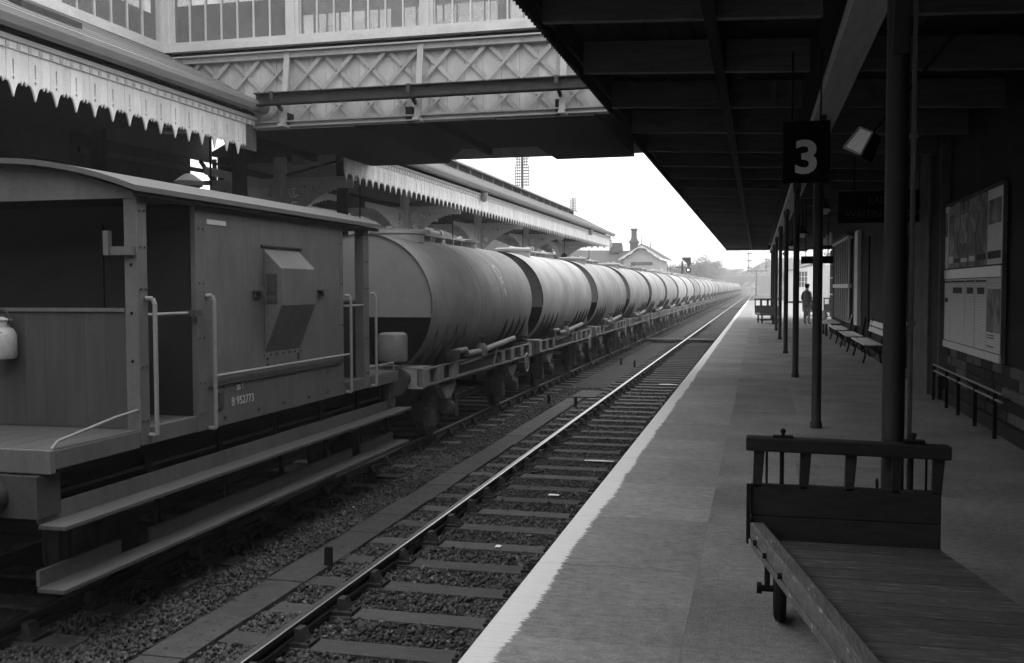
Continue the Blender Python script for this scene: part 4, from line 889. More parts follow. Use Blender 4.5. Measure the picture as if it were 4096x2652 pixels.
# solebars, side sheets under verandahs
for a, b in ((6.05, 7.07), (12.03, 13.03)): vbox('platform_side', MT['van'], HW-.05, HW, a, b, .325, .475, bevel=.01); vbox('platform_side', MT['van'], -HW, -HW+.05, a, b, .325, .475)
for a, b in ((7.215, 7.925), (11.195, 11.845)): vbox('step_plate', MT['van'], HW-.05, HW, a, b, .34, .485, bevel=.006)
for a, b in ((6.0, 6.06), (13.02, 13.08)): vbox('headstock', MT['van'], -HW, HW, a, b, .30, .48, bevel=.01)
vbox('headstock_beam', MT['grimy'], -1.25, 1.25, 5.95, 6.2, -.02, .29); vbox('headstock_beam', MT['vandark'], -1.25, 1.25, 12.9, 13.1, -.02, .29)
for s in (-.87, .87):
    for y0, y1 in ((5.95, 5.45), (13.1, 13.55)):
        b = MB().tube((s, y0, .13), (s, (y0*2+y1)/3, .13), .14, .11, 14).tube((s, (y0*2+y1)/3, .13), (s, y1, .13), .06, .06, 12).build('buffer', MT['grimy'], vn, True)
        MB().tube((s, y1, .13), (s, y1+(.035 if y1 < 8 else -.035), .13), .23, .23, 22).build('buffer_head', MT['grimy'], b, True)
vbox('underframe', MT['black'], -1.1, 1.1, 6.2, 12.9, -.12, .30)
vbox('ballast_weight', MT['black'], -1.0, 1.0, 8.2, 10.9, -.35, -.12)
wheel_m = MB().lathe([(.40,-.06),(.455,-.06),(.455,.045),(.485,.05),(.485,.075),(.40,.075)], n=32, axis='X').lathe([(.40,-.015),(.40,.02)], n=32, axis='X').lathe([(.10,-.1),(.10,.1)], n=14, axis='X').mesh('wheel', MT['grimy'], True)
for yy in (7.15, 11.95):
    for s in (-.75, .75): obj('wheel', wheel_m, vn, (s, yy, ZR+.456)).rotation_euler = (0, 0, 0 if s < 0 else PI)
    MB().tube((-1.1, yy, ZR+.456), (1.1, yy, ZR+.456), .07).build('axle', MT['black'], vn)
    for s in (-1.05, 1.05): MB().hexa([(s-.08,yy-.16,ZR+.32),(s+.08,yy-.16,ZR+.32),(s+.08,yy+.16,ZR+.32),(s-.08,yy+.16,ZR+.32)], [(s-.08,yy-.12,ZR+.62),(s+.08,yy-.12,ZR+.62),(s+.08,yy+.12,ZR+.62),(s-.08,yy+.12,ZR+.62)]).build('axlebox', MT['black'], vn)
# footboards with back plates and hangers
MB().box(HW-.10, HW+.13, 5.98, 13.25, -.10, -.065).build('footboard', MT['board'], vn, bevel=.006)
MB().box(HW-.13, HW-.10, 6.0, 13.2, -.064, .06).build('footboard_back', MT['van'], vn)
MB().box(HW-.22, HW-.17, 6.1, 13.0, .10, .125).build('tie_rail', MT['board'], vn)
MB().box(HW-.08, HW+.15, 5.93, 13.1, -.55, -.515).build('footboard', MT['board'], vn, bevel=.006)
for a, b in ((5.96, 6.9), (7.3, 11.6), (11.9, 13.05)): vbox('footboard_back', MT['van'], HW-.11, HW-.08, a, b, -.515, -.40)
for yy in (6.2, 7.35, 8.5, 9.65, 10.8, 11.9, 12.8):
    vbox('hanger', MT['black'], HW-.16, HW-.131, yy, yy+.06, -.09, .34); vbox('hanger', MT['black'], HW-.15, HW-.112, yy+.1, yy+.15, -.54, -.09)
# lookout ducket
dk = MB(); pr = [(0, 2.06), (.20, 1.86), (.20, 1.475), (0, .985)]
dk.prism(pr, (HW, 9.2, 0), (1,0,0), (0,0,1), (0,1,0), .80).build('lookout', MT['van'], vn, bevel=.008)
vbox('lookout_drip', MT['vandark'], HW, HW+.02, 9.14, 10.06, 2.085, 2.10)
for q in range(4): MB().ball((HW+.004, 9.28+q*.21, 2.035), .018, 8, 5).build('bolt', MT['vandark'], vn)
MB().add([(HW+.204, 9.26, 1.455), (HW+.204, 9.94, 1.455), (HW+.022, 9.90, 1.02), (HW+.022, 9.30, 1.02)], [(0,1,2,3)]).build('lookout_panel', MT['vandark'], vn) if False else None
vbox('lookout_window', MT['vandark'], HW+.03, HW+.15, 9.19, 9.199, 1.50, 1.80)
for yy in (8.95, 10.45): MB().box(HW, HW+.08, yy, yy+.16, 1.62, 1.635).box(HW, HW+.03, yy+.03, yy+.13, 1.56, 1.62).build('lamp_iron', MT['board'], vn)
# handrails
def vrail(pts, r=.016): MB().path(pts, r, 8).build('handrail', MT['handrail'], vn, True)
o_ = HW+.07
for yy, z0, z1 in ((7.20, .42, 1.57), (8.12, .35, 1.585), (11.26, .36, 1.56), (12.08, .36, 1.58)): vrail([(HW, yy-.03, z1), (o_-.02, yy, z1), (o_, yy, z1-.05), (o_, yy, z0), (HW, yy, z0)], .019)
vrail([(HW-.02, 7.21, 1.43), (HW-.02, 7.9, 1.43)]); vrail([(HW-.02, 11.2, 1.43), (HW-.02, 11.86, 1.43)])
vrail([(HW+.05, 8.14, .832), (HW+.05, 11.27, .832)])
vrail([(HW-.03, 6.05, .48), (HW-.03, 6.12, .53), (HW-.03, 6.8, .62), (HW-.03, 7.08, .64)], .012); vrail([(HW-.03, 12.03, .60), (HW-.03, 12.95, .60), (HW-.03, 12.98, .47)], .012)
vbox('bracket', MT['vandark'], HW-.02, HW+.06, 7.82, 7.93, 1.40, 1.46); vbox('lamp_bracket', MT['van'], HW-.25, HW-.02, 7.02, 7.078, 1.93, 2.0); vbox('lamp_bracket', MT['van'], HW-.27, HW-.22, 7.0, 7.05, 1.93, 2.13)
# bolts along the lower side sheet
for yy in (8.4, 9.05, 9.6, 10.2, 10.7): MB().ball((HW+.002, yy, .42), .022, 8, 5).build('bolt', MT['vandark'], vn)
for yy, z in ((9.25, .92), (9.95, .92), (9.25, .86), (9.95, .88)): MB().ball((HW+.002, yy, z), .02, 8, 5).build('bolt', MT['vandark'], vn)
vbox('fold_shadow_line', MT['vandark'], HW+.0005, HW+.014, 8.11, 11.07, .722, .734)  # dark strip painted for the shadow line along the lower side sheet
for q in range(7): MB().ball((HW+.002, 9.18+q*.14, .955), .012, 6, 4).build('bolt', MT['vandark'], vn)
for yy in (7.115, 7.175, 11.9, 11.97):
    for z in (.55, 1.0, 1.65, 2.0, 2.3): MB().ball((HW+.002, yy, z), .013, 6, 4).build('bolt', MT['vandark'], vn)
for yy in (7.98, 8.05, 11.11, 11.16):
    for z in (.5, .78, 1.2, 1.7, 2.2): MB().ball((HW+.005, yy, z), .011, 6, 4).build('bolt', MT['vandark'], vn)
for z in (1.05, 1.45, 1.85): MB().ball((HW-.065, 7.076, z), .014, 6, 4).build('bolt', MT['black'], vn)
vbox('label_clip', MT['vandark'], HW, HW+.012, 8.28, 8.36, .50, .66)
text('B 952773', .115, (HW+.006, 8.73, .545), (rad(90), 0, rad(90)), MT['letter'], vn, .002); text('20 T', .075, (HW+.006, 8.68, .675), (rad(90), 0, rad(90)), MT['letter'], vn, .002)
text('XP', .08, (HW+.006, 10.72, .66), (rad(90), 0, rad(90)), MT['dimletter'], vn, .002)
vbox('number_plate', MT['letter'], HW, HW+.006, 8.13, 8.46, 2.25, 2.295)
# tail lamp hanging on the end panel
tl = thing('tail_lamp', 'white oil tail lamp hanging on the brake van end', 'lamp', (-6.23, 6.98, 1.06))
MB().lathe([(.10,0),(.115,.02),(.115,.20),(.09,.25),(.06,.27),(.06,.31),(.08,.33),(.001,.36)], n=16).build('body', MT['lampbody'], tl, True)
MB().torus((0,0,.34), .075, .009, 'Y', 18, 6).build('handle', MT['vandark'], tl); MB().lathe([(.05,-.13),(.055,-.1),(.055,-.05)], (-.02,0,.11), 14, 'Y').build('lens', MT['black'], tl, True)

# ================================================================== TANK WAGONS
def wagon_parts():
    R, zc, L = 1.2, 1.35, 7.2; P = []
    n = 56; a0 = rad(-52); a1 = rad(232); an = np.linspace(a0, a1, n)
    ys = [0, .012, 1.8, 3.6, 5.4, 7.188, 7.2]; v = []
    for y_ in ys:
        for t in an: v.append((R*math.cos(t), y_, zc+R*math.sin(t)))
    f = [(j*n+i, j*n+i+1, (j+1)*n+i+1, (j+1)*n+i) for j in range(len(ys)-1) for i in range(n-1)]
    P.append(('tank', MB().add(v, f).mesh('tank', MT['tank'], True), None))
    sm = MB()
    for y_ in (3.0, 4.45):
        vv = []
        for y2, rr in ((y_-.02, R+.0005), (y_-.02, R+.003), (y_+.02, R+.003), (y_+.02, R+.0005)):
            for t in an: vv.append((rr*math.cos(t), y2, zc+rr*math.sin(t)))
        sm.add(vv, [(j*n+i, j*n+i+1, (j+1)*n+i+1, (j+1)*n+i) for j in range(3) for i in range(n-1)])
    P.append(('seam_band', sm.mesh('seam_band', MT['tank'], True), 'tank'))
    zs = 1.175; th = math.asin((zs-zc)/R)
    for y_, s in ((.03, 1), (L-.03, -1)):
        poly = [(R*.995*math.cos(t), zc+R*.995*math.sin(t)) for t in np.linspace(th, PI-th, 40)]
        e = MB().prism(poly, (0, y_, 0), (1,0,0), (0,0,1), (0, s, 0), .02)
        P.append(('end_plate', e.mesh('end_plate', MT['shadedend']), 'tank'))
        hx = math.sqrt(R*R-(zs-zc)**2)*.99
        y1 = y_+s*1.25
        P.append(('hopper_slope', MB().add([(-hx,y_+s*.03,zs),(hx,y_+s*.03,zs),(.75,y1,.42),(-.75,y1,.42)], [(0,1,2,3)]).mesh('hopper_slope', MT['tankdark']), None))
        P.append(('rim', MB().add([p for t in an if zc+R*math.sin(t) > zs for p in ((R*1.003*math.cos(t), y_-s*.03, zc+R*1.003*math.sin(t)), (R*.988*math.cos(t), y_-s*.03, zc+R*.988*math.sin(t)), (R*1.003*math.cos(t), y_-s*.008, zc+R*1.003*math.sin(t)))],
             [(3*i, 3*i+1, 3*i+4, 3*i+3) for i in range(sum(1 for t in an if zc+R*math.sin(t) > zs)-1)]+[(3*i, 3*i+3, 3*i+5, 3*i+2) for i in range(sum(1 for t in an if zc+R*math.sin(t) > zs)-1)]).mesh('rim', MT['tankdark']), 'tank'))
    P.append(('hopper_base', MB().hexa([(-.55,1.3,.05),(.55,1.3,.05),(.55,5.9,.05),(-.55,5.9,.05)], [(-.8,1.2,.5),(.8,1.2,.5),(.8,6.0,.5),(-.8,6.0,.5)]).mesh('hopper_base', MT['tankdark']), None))
    tt = np.linspace(rad(-56), rad(-16), 9); rib = [((R+.13*(1-k/8)**.8)*math.cos(t), zc+(R+.13*(1-k/8)**.8)*math.sin(t)) for k, t in enumerate(tt)][::-1]+[(R*math.cos(t)*.998, zc+R*math.sin(t)*.998) for t in tt]
    rm_ = MB().prism(rib, (0, 0, 0), (1,0,0), (0,0,1), (0,1,0), .03).mesh('support_rib', MT['tankdark'])  # dark colour stands in for the shadowed faces of the ribs
    for y_ in (.45, .97, 1.53, 2.08, 5.08, 5.65, 6.2, 6.75): P.append(('support_rib', rm_, None, (0, y_, 0)))
    # frame
    y0, y1 = -.45, 7.12
    fm = MB().box(1.10, 1.125, y0, y1, .10, .36)
    P.append(('solebar', fm.mesh('solebar', MT['tankdark']), None)); P.append(('solebar', MB().box(-1.2, -1.1, y0, y1, .10, .36).mesh('solebar', MT['frame']), None))  # near web coloured dark to deepen the shade in its recesses
    fl = MB().box(1.125, 1.23, y0, y1, .09, .115).box(1.125, 1.20, y0, y1, .345, .365)
    P.append(('sole_flange', fl.mesh('sole_flange', MT['frame']), None))
    stm = MB().box(1.126, 1.215, 0, .28, .116, .344).mesh('sole_stiffener', MT['frame'])
    for y_ in (y0, .28, 1.1, 4.35, 5.15, 6.0, y1-.3): P.append(('sole_stiffener', stm, None, (0, y_, 0)))
    for y_ in (y0, y1-.08): P.append(('headstock', MB().box(-1.2, 1.2, y_, y_+.08, .06, .38).mesh('headstock', MT['frame']), None))
    P.append(('end_deck', MB().box(-1.15, 1.15, y0, .1, .365, .39).mesh('end_deck', MT['frame']), None)); P.append(('underframe', MB().box(-.9, .9, y0+.1, y1-.1, -.05, .09).mesh('underframe', MT['grimy']), None))
    bf = MB().tube((0,0,0), (0,-.24,0), .13, .10, 12).tube((0,-.24,0), (0,-.38,0), .05, .05, 10).tube((0,-.38,0), (0,-.42,0), .235, .235, 20).mesh('buffer', MT['grimy'], True)
    for s in (-.87, .87): P.append(('buffer', bf, None, (s, y0, .22), 0)); P.append(('buffer', bf, None, (s, y1, .22), PI))
    ax = MB().tube((-1.1,0,0), (1.1,0,0), .07, n=10).mesh('axle', MT['grimy'])
    ag = MB().prism([(-.42,.10),(.42,.10),(.20,-.62),(.11,-.62),(.11,-.2),(-.11,-.2),(-.11,-.62),(-.20,-.62)], (.98,0,0), (0,1,0), (0,0,1), (1,0,0), .02).mesh('axle_guard', MT['grimy'])
    spr = MB().hexa([(1.02,-.10,-.26),(1.14,-.10,-.26),(1.14,.10,-.26),(1.02,.10,-.26)], [(1.02,-.44,-.02),(1.14,-.44,-.02),(1.14,.44,-.02),(1.02,.44,-.02)]).bar((1.08,-.42,-.02), (1.08,-.50,.10), .05, .06, (1,0,0)).bar((1.08,.42,-.02), (1.08,.50,.10), .05, .06, (1,0,0)).mesh('spring', MT['frame'])
    abx = MB().lathe([(.13,0),(.14,.06),(.14,.20),(.09,.26),(.001,.28)], (.98,0,-.43), 12, 'X').box(.98, 1.16, -.14, .14, -.43, -.24).mesh('axlebox', MT['grimy'], True)
    bk = MB().hexa([(.68,-.60,-.60),(.82,-.60,-.60),(.82,-.52,-.60),(.68,-.52,-.60)], [(.68,-.62,-.24),(.82,-.62,-.24),(.82,-.50,-.24),(.68,-.50,-.24)]).box(1.0, 1.1, -.72, -.66, -.5, .09).hexa([(.95,-.80,-.62),(1.12,-.80,-.62),(1.12,-.58,-.62),(.95,-.58,-.62)], [(.95,-.76,-.34),(1.12,-.76,-.34),(1.12,-.62,-.34),(.95,-.62,-.34)]).mesh('brake_block', MT['grimy'])
    for y_ in (1.05, 5.55):
        for s in (-.75, .75): P.append(('wheel', wheel_m, None, (s, y_, ZR+.456), 0 if s < 0 else PI))
        for n_, me in (('axle', ax), ): P.append((n_, me, None, (0, y_, ZR+.456)))
        P.append(('axle_guard', ag, None, (0, y_, 0))); P.append(('spring', spr, None, (0, y_, 0))); P.append(('axlebox', abx, None, (0, y_, 0)))
        P.append(('brake_block', bk, None, (0, y_, 0))); P.append(('brake_block', bk, None, (0, y_+1.22, 0)))
    hw = MB().torus((0,0,0), .20, .016, 'X', 24, 6)
    for q in range(4): hw.bar((0, .2*math.cos(q*PI/4), .2*math.sin(q*PI/4)), (0, -.2*math.cos(q*PI/4), -.2*math.sin(q*PI/4)), .02, .012, (1,0,0))
    hw.tube((-.2,0,0), (.03,0,0), .025)
    P.append(('handwheel', hw.mesh('handwheel', MT['handrail']), None, (1.30, 6.22, -.01)))
    pp = MB().path([(1.18,1.27,.54),(1.20,1.86,.54),(1.19,1.93,.46)], .055, 10).path([(1.19,1.95,.46),(1.20,2.75,.45)], .06, 10).path([(1.20,3.1,.46),(1.20,3.7,.49),(1.19,5.45,.56)], .06, 10)
    pp.lathe([(.10,-.05),(.11,0),(.11,.12),(.06,.2)], (1.19,2.95,.40), 12)
    P.append(('discharge_pipe', pp.mesh('discharge_pipe', MT['frame'], True), None))
    P.append(('pipe_valve', MB().box(1.12, 1.28, 1.0, 1.25, .40, .58).tube((1.2, 2.95, .6), (1.2, 2.95, .72), .03).tube((1.12,2.95,.72), (1.3,2.95,.72), .02).mesh('pipe_valve', MT['grimy']), None))
    P.append(('side_rod', MB().bar((1.21, 1.5, .30), (1.21, 2.85, .33), .025, .03).bar((1.24, 3.6, .1), (1.24, 3.9, .45), .03, .03).mesh('side_rod', MT['frame']), None))
    P.append(('reservoir', MB().lathe([(.001,.49),(.22,.49),(.235,.52),(.235,.86),(.225,.92),(.18,.945),(.001,.95)], (.67,-.42+.05,0), 20).mesh('reservoir', MT['frame'], True), None))
    # top gear
    co = MB().lathe([(.46,-.06),(.46,.08),(.50,.09),(.50,.14),(.44,.17),(.001,.20)], (.05,1.55,2.52), 22); co.box(-.05, .05, 1.2, 1.9, 2.70, 2.74).tube((.45,1.55,2.66), (.55,1.55,2.66), .04)
    P.append(('manhole', co.mesh('manhole', MT['tank'], True), None))
    c2_ = MB().lathe([(.30,-.06),(.30,.10),(.36,.11),(.36,.16),(.001,.20)], (.05,5.4,2.52), 20).tube((.05,5.0,2.66), (.05,5.3,2.72), .05)
    P.append(('valve_dome', c2_.mesh('valve_dome', MT['tank'], True), None))
    wk = MB().box(.02, .24, 2.1, 5.0, 2.64, 2.675)
    for y_ in (2.2, 2.9, 3.6, 4.3, 4.9): wk.box(.05, .20, y_, y_+.05, 2.54, 2.64)
    P.append(('walkway', wk.mesh('walkway', MT['paleboard']), None))
    vl = MB().tube((-.1,3.9,2.55), (-.1,3.9,2.78), .05).tube((-.1,3.6,2.76), (-.1,4.3,2.76), .055).lathe([(.09,-.05),(.09,.05)], (-.1,4.3,2.76), 10, 'Y')
    P.append(('valve', vl.mesh('valve', MT['tank'], True), None))
    return P
WP = wagon_parts()
FARSKIP = {'brake_block', 'axle', 'side_rod', 'pipe_valve', 'seam_band', 'valve', 'underframe', 'hopper_base'}
NW = 36
for k in range(NW):
    if k == 0: lb = 'grey cement tank wagon coupled directly behind the brake van, with pale drum at its end'
    elif k == NW-1: lb = 'last visible grey tank wagon at the vanishing head of the train'
    else: lb = f'grey cylindrical cement tank wagon, {ordinal(k+1)} from the brake van'
    w_ = thing('tank_wagon', lb, 'tank wagon', (T2, 14.95+8.395*k, 0), 'cement tank wagons of the train')
    made = {}
    for p in WP:
        n_, me, par = p[0], p[1], p[2]; loc = p[3] if len(p) > 3 else (0,0,0); rz0 = p[4] if len(p) > 4 else 0
        if k > 10 and n_ in FARSKIP: continue
        o = obj(n_, me, made.get(par, w_), loc, rz0); made.setdefault(n_, o)
    if k == 0:   # worn emblem and streak on the first tank
        em = MB()
        def cyl(y_, z_, r=1.203): c = (z_-1.35)/r; return (r*math.sqrt(max(0, 1-c*c)), y_, z_)
        ring = [(4.75+.17*math.cos(t), 1.98+.16*math.sin(t)) for t in np.linspace(0, 2*PI, 13)]
        for (a, b), (c, d) in zip(ring[:-1], ring[1:]): em.add([cyl(a, b), cyl(c, d), cyl(4.75+(c-4.75)*.72, 1.98+(d-1.98)*.72), cyl(4.75+(a-4.75)*.72, 1.98+(b-1.98)*.72)], [(0,1,2,3)])
        em.add([cyl(4.68,1.80), cyl(4.82,1.80), cyl(4.86,1.55), cyl(4.80,1.45), cyl(4.76,1.60)], [(0,1,2,3,4)])
        em.build('worn_emblem', MT['paleboard'], made['tank'])

# ================================================================== BACKGROUND
def tele_pole(lb, x, y, zt, hw, narm):
    t = thing('telegraph_pole', lb, 'telegraph pole', (x, y, -1.1), 'telegraph poles behind the opposite platform')
    MB().tube((0,0,0), (0,0,zt+1.1), .17, .14, 10).build('shaft', MT['pole'], t, True)
    for i in range(narm):
        z = zt+1.1-.25-i*.30; w = hw*(.9 if i in (3, 4, 5) else 1)
        a = MB().box(-w, w, -.14, -.05, z, z+.09).build('cross_arm', MT['pole'], t)
        for q in (-1, -.72, -.44, .44, .72, 1): MB().lathe([(.04,-.11),(.065,-.07),(.04,0)], (q*w*.95, -.095, z-.0), 6).lathe([(.03,.09),(.055,.12),(.03,.22)], (q*w*.95, -.095, z), 6).build('insulator', MT['pole'], a)
tele_pole('tall telegraph pole with many cross arms rising behind the far canopy', -24.05, 100, 16.2, .76, 13)
tele_pole('smaller more distant telegraph pole above the end of far canopy', -33.6, 180, 18.4, .7, 8)
# chalet-roofed building
hs = thing('gabled_building', 'small gabled building with wavy bargeboards and finials behind the train', 'building', (-11.55, 100, 0))
MB().box(-1.85, 1.85, 0, 8, -1.1, 4.5).build('wall', MT['render_'], hs)
MB().prism([(-1.85,4.5),(1.85,4.5),(0,5.75)], (0,.001,0), (1,0,0), (0,0,1), (0,1,0), .06).build('gable', MT['render_'], hs)
for s in (-1, 1):
    MB().hexa([(0,-.45,5.95),(s*2.3,-.45,4.55),(s*2.3,8.4,4.55),(0,8.4,5.95)], [(0,-.45,6.1),(s*2.3,-.45,4.67),(s*2.3,8.4,4.67),(0,8.4,6.1)]).build('roof', MT['slate'], hs)
    b = [(0, 5.98), (s*2.3, 4.58), (s*2.3, 4.40), (s*2.0, 4.55), (s*1.75, 4.58), (s*1.4, 4.92), (s*1.0, 5.05), (s*.7, 5.38), (s*.3, 5.62), (0, 5.62)]
    MB().prism(b, (0,-.50,0), (1,0,0), (0,0,1), (0,1,0), .05).build('bargeboard', MT['white'], hs)
for yy in (-.45, 8.3): MB().tube((0, yy, 5.9), (0, yy, 7.1), .06, .02, 6).build('finial', MT['pole'], hs)
for xw in (-1.2, -.2, .8): MB().box(xw, xw+.55, -.03, -.001, 2.2, 2.95).build('window', MT['slate'], hs)
MB().box(-1.1, 1.1, -.04, -.001, 3.9, 4.25).build('name_board', MT['wallpale'], hs)
MB().box(1.851, 1.88, 1, 3, 2.2, 3.6).build('window', MT['paleboard'], hs)
hr_ = thing('slate_roofed_building', 'large hipped slate roof with chimneys behind the tank wagons', 'building', (-15.5, 101, 0))
MB().box(-6, 3.0, 0.5, 9, -1.1, 3.2).build('wall', MT['render_'], hr_)
MB().hexa([(-6.4,0,3.15),(4.1,0,3.15),(4.1,9.4,3.15),(-6.4,9.4,3.15)], [(-5.5,4.3,5.75),(1.2,4.3,5.65),(1.2,5.1,5.65),(-5.5,5.1,5.75)]).build('roof', MT['slate'], hr_)
MB().hexa([(.9,.2,3.2),(3.4,.2,3.2),(3.4,5,3.2),(.9,5,3.2)], [(1.0,3.8,5.6),(3.3,3.8,5.6),(3.3,4.4,5.6),(1.0,4.4,5.6)]).build('roof', MT['slate'], hr_)
def sq(m, w0, z0, w1, z1, c=(2.6, 3.6)):
    w0, w1, z0, z1 = w0*1.1, w1*1.1, 4.8+(z0-4.8)*1.16, 4.8+(z1-4.8)*1.16; m.hexa([(c[0]-w0,c[1]-w0,z0),(c[0]+w0,c[1]-w0,z0),(c[0]+w0,c[1]+w0,z0),(c[0]-w0,c[1]+w0,z0)], [(c[0]-w1,c[1]-w1,z1),(c[0]+w1,c[1]-w1,z1),(c[0]+w1,c[1]+w1,z1),(c[0]-w1,c[1]+w1,z1)])
chm_ = MB()
for a in ((.36,4.8,.36,6.05), (.36,6.05,.44,6.2), (.44,6.2,.44,6.32), (.44,6.32,.32,6.45), (.32,6.45,.24,6.7), (.24,6.7,.24,7.3), (.24,7.3,.34,7.42), (.34,7.42,.34,7.5)): sq(chm_, *a)
ch = chm_.build('chimney', MT['brick'], hr_)
MB().hexa([(-.05,3.4,5.4),(1.35,3.4,5.4),(1.35,4.4,5.4),(-.05,4.4,5.4)], [(.05,3.5,6.45),(1.25,3.5,6.45),(1.25,4.3,6.45),(.05,4.3,6.45)]).build('chimney', MT['brick'], hr_)
# colour-light signal
s1 = thing('colour_light_signal', 'dark colour-light signal head with lit lamp above the train', 'signal', (-8.35, 106, -1.1))
MB().tube((.45,0,0), (.45,0,5.6), .09).build('post', MT['black'], s1)
MB().prism([(.42,5.95),(1.35,5.95),(1.35,5.25),(1.2,4.95),(1.0,4.95),(.95,5.3),(.42,5.75)], (0,-.1,0), (1,0,0), (0,0,1), (0,1,0), .12).build('backboard', MT['black'], s1)
MB().tube((1.1,-.05,4.95), (1.1,-.05,4.6), .05).build('bracket', MT['black'], s1)
l_ = MB().lathe([(.26,-.15),(.30,0),(.30,.2)], (1.1,-.1,4.6), 16, 'Y').build('lamp_head', MT['black'], s1, True)
em_ = bpy.data.materials.new('signal_light'); em_.use_nodes = True; em_.node_tree.nodes['Principled BSDF'].inputs['Emission Color'].default_value = (1,1,1,1); em_.node_tree.nodes['Principled BSDF'].inputs['Emission Strength'].default_value = 3
MB().tube((1.1,-.26,4.6), (1.1,-.27,4.6), .09, .09, 12).build('lens', em_, l_); MB().box(-.2, .9, -.04, .04, 4.85, 4.93).build('platform_arm', MT['black'], s1)
# bracket semaphore far down the line
sb_ = thing('bracket_signal', 'distant bracket signal with two semaphore posts beyond the platform end', 'signal', (-.55, 300, -1.1))
MB().tube((0,0,0), (0,0,7.9), .30, .24).build('post', MT['pole'], sb_); MB().box(-2.9, 3.2, -.15, .15, 7.4, 7.75).bar((-1.8,0,7.4), (-.1,0,6.2), .15, .15).bar((1.8,0,7.4), (.1,0,6.2), .15, .15).build('bracket', MT['pole'], sb_)
for x, h, arms in ((-2.25, 13.2, 3), (2.8, 11.4, 2)):
    d = MB().tube((x,0,7.5), (x,0,h), .16, .12).build('doll', MT['pole'], sb_)
    for q in range(arms): MB().box(x-.15, x+.95, -.2, -.15, h-.6-q*2.1, h-.3-q*2.1).box(x-.45, x-.12, -.22, -.12, h-.75-q*2.1, h-.2-q*2.1).build('arm', MT['pole'], d)
    MB().bar((x+.3,0,8), (x+.3,0,h-1), .05, .05).build('ladder', MT['pole'], sb_)
# arched road bridge closing the view
ob = thing('road_overbridge', 'hazy distant arched overbridge where the tracks vanish', 'bridge', (0, 430, -1.1))
pts_ = [(-40, 0), (-6.6, 0)]+[(-3.2-3.3*math.cos(t), 3.0+2.4*math.sin(t)) for t in np.linspace(0, PI, 13)]+[(.2, 0), (40, 0), (40, 6.6), (10, 7.4), (-10, 7.4), (-40, 6.6)]
MB().prism(pts_, (0,0,0), (1,0,0), (0,0,1), (0,1,0), 7).build('arch_wall', MT['brick'], ob); MB().box(-30, 30, -.3, 0, 6.2, 6.6).build('string_course', MT['brick'], ob)
fw_ = MB(); r = random.Random(9)
for i in range(26000):
    y = r.uniform(460, 760); x = r.uniform(-190, 190); hh = 7+4.5*math.sin(x*.05+1)+3*math.sin(x*.13)+(y-460)*.022+(4 if x < -10 else 1.5)
    p = Vector((x, y, -1+(1-r.random()**2)*hh)); u = Vector((r.gauss(0,1), r.gauss(0,1), r.gauss(0,1))).normalized()*1.1; w = u.orthogonal().normalized()*.8
    fw_.v += [tuple(p-u), tuple(p+w), tuple(p+u), tuple(p-w)]; n = len(fw_.v); fw_.f.append((n-4, n-3, n-2, n-1)); fw_.m.append(0)
o = obj('far_wood', fw_.mesh('far_wood', MT['leaf'], fix=False)); o['label'] = 'pale misty wooded hillside closing the far view'; o['category'] = 'wood'; stuff(o)

# trees: trunk, limbs, and crowns of small leaf faces
def tree_mesh(seed, h, cr, nleaf, ls):
    r = random.Random(seed); tr_ = MB(); tips = []
    tr_.tube((0,0,0), (0,0,h*.45), h*.022, h*.016, 7); 
    for i in range(11):
        a = r.uniform(0, 6.28); z0 = h*r.uniform(.25, .5); e = (math.cos(a)*cr*r.uniform(.35, .8), math.sin(a)*cr*r.uniform(.35, .8), h*r.uniform(.55, .92))
        tr_.tube((0,0,z0), e, h*.011, h*.004, 5); tips.append(e)
        for q in range(3):
            e2 = (e[0]+r.gauss(0, cr*.28), e[1]+r.gauss(0, cr*.28), e[2]+r.gauss(0, h*.07)); tr_.tube(e, e2, h*.004, h*.0015, 4); tips.append(e2)
    lf = MB(); 
    for i in range(nleaf):
        c = r.choice(tips); p = Vector((c[0]+r.gauss(0, cr*.16), c[1]+r.gauss(0, cr*.16), c[2]+r.gauss(0, h*.05)))
        u = Vector((r.gauss(0,1), r.gauss(0,1), r.gauss(0,1))).normalized()*ls; w = u.orthogonal().normalized()*ls*.6
        lf.v += [tuple(p-u), tuple(p+w), tuple(p+u), tuple(p-w)]; n = len(lf.v); lf.f.append((n-4, n-3, n-2, n-1)); lf.m.append(0)
    return tr_.mesh('trunk', MT['bark'], fix=False), lf.mesh('crown', MT['leaf'], fix=False)
TM = [tree_mesh(s, 12, 5, 2600, .26) for s in (1, 2, 3)]
spots = [(-29, 250, .8), (-38, 255, 1.0), (-43, 225, .9), (-26, 260, .8), (-22, 300, .75), (-32, 300, 1.0), (-19, 345, .7), (-24, 350, .8), (-40, 320, 1.1), (-55, 300, 1.2), (13, 250, .7), (17, 290, .9), (14, 330, .8), (22, 260, 1.0), (12, 375, .7), (-48, 190, .9), (-62, 230, 1.1), (-17.5, 265, .85), (-16.5, 300, .7), (-15.5, 330, .95), (-18, 375, 1.0), (-21, 395, 1.2), (9, 350, .8), (10, 400, 1.0)]
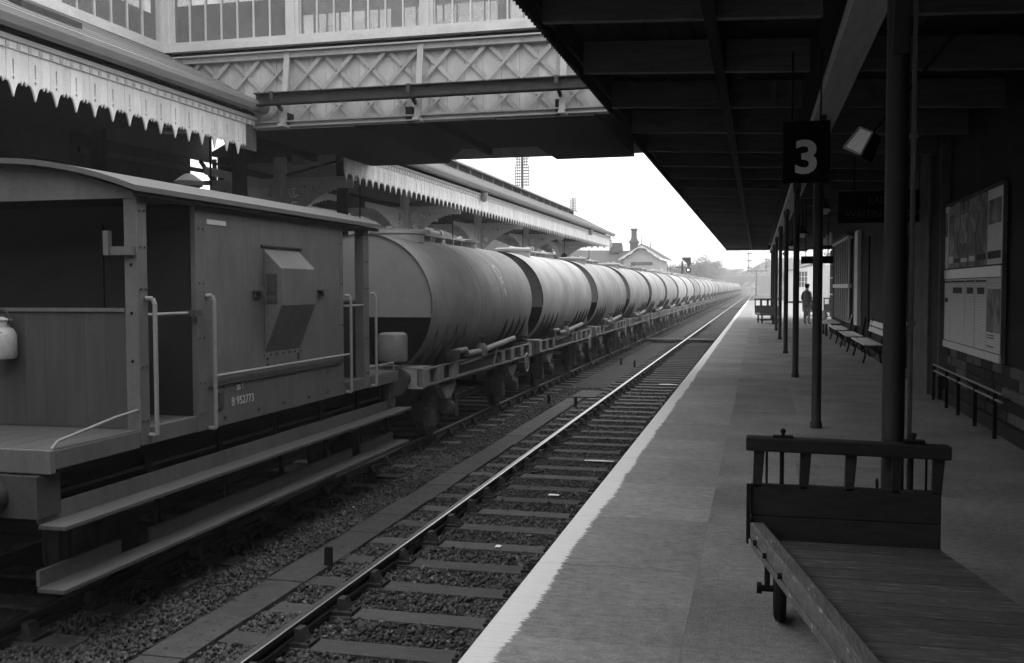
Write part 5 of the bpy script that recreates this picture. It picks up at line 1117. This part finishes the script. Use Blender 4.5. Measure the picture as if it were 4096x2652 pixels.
for i, (x, y, s) in enumerate(spots):
    side = 'opposite side of the line' if x < 0 else 'near side beyond the platform end'
    t = thing('tree', f'hazy bushy tree on the {side}, {ordinal(sum(1 for q in spots[:i] if (q[0] < 0) == (x < 0))+1)} from the station', 'tree', (x, y, -1.1+max(0, (y-150)/350)*min(max(0, abs(x+2)-22)*.11, 9)), 'trees along the line in the distance', random.uniform(0, 6))
    t.scale = (s, s, s*random.uniform(.85, 1.1))
    a, b = TM[i % 3]; obj('trunk', a, t); obj('crown', b, t)
# lineside hedge mass far down both sides
hb = MB(); r = random.Random(5)
for i in range(9000):
    s = r.random() < .6; x = (-14-abs(r.gauss(0, 5))) if s else (10+abs(r.gauss(0, 4))); y = r.uniform(150, 385)
    p = Vector((x, y, -1+r.random()**1.5*(2.6 if s else 2.2))); u = Vector((r.gauss(0,1), r.gauss(0,1), r.gauss(0,1))).normalized()*.5; w = u.orthogonal().normalized()*.35
    hb.v += [tuple(p-u), tuple(p+w), tuple(p+u), tuple(p-w)]; n = len(hb.v); hb.f.append((n-4, n-3, n-2, n-1)); hb.m.append(0)
h = obj('lineside_scrub', hb.mesh('lineside_scrub', MT['leaf'], fix=False)); h['label'] = 'hazy scrub and hedges along both sides of the distant line'; h['category'] = 'scrub'; stuff(h)
for i, (x, y) in enumerate(((-13.5, 150), (-13.5, 185), (-13.5, 225), (-13.5, 270))):
    t = thing('lineside_post', f'thin grey lineside post behind the train, {ordinal(i+1)} beyond the signal', 'post', (x, y, -1.1), 'posts along the distant line'); MB().tube((0,0,0), (0,0,6.3), .16, .13, 8).build('shaft', MT['pole'], t); MB().box(-.8, .8, -.06, .06, 5.5, 5.65).build('cross_arm', MT['pole'], t)

# ================================================================== HAZE
hz = MB().box(-600, 600, -60, 900, -2.6, 42).build('haze', None); hz.data.materials.clear()
hm = bpy.data.materials.new('haze'); hm.use_nodes = True; n, l = hm.node_tree.nodes, hm.node_tree.links
n.remove(n['Principled BSDF']); pv = n.new('ShaderNodeVolumePrincipled'); pv.inputs['Color'].default_value = (1, 1, 1, 1); pv.inputs['Density'].default_value = .0014; pv.inputs['Anisotropy'].default_value = .2
l.new(pv.outputs[0], n['Material Output'].inputs['Volume']); hz.data.materials.append(hm); hz['label'] = 'thin pale haze over the distant line'; hz['category'] = 'haze'; stuff(hz)
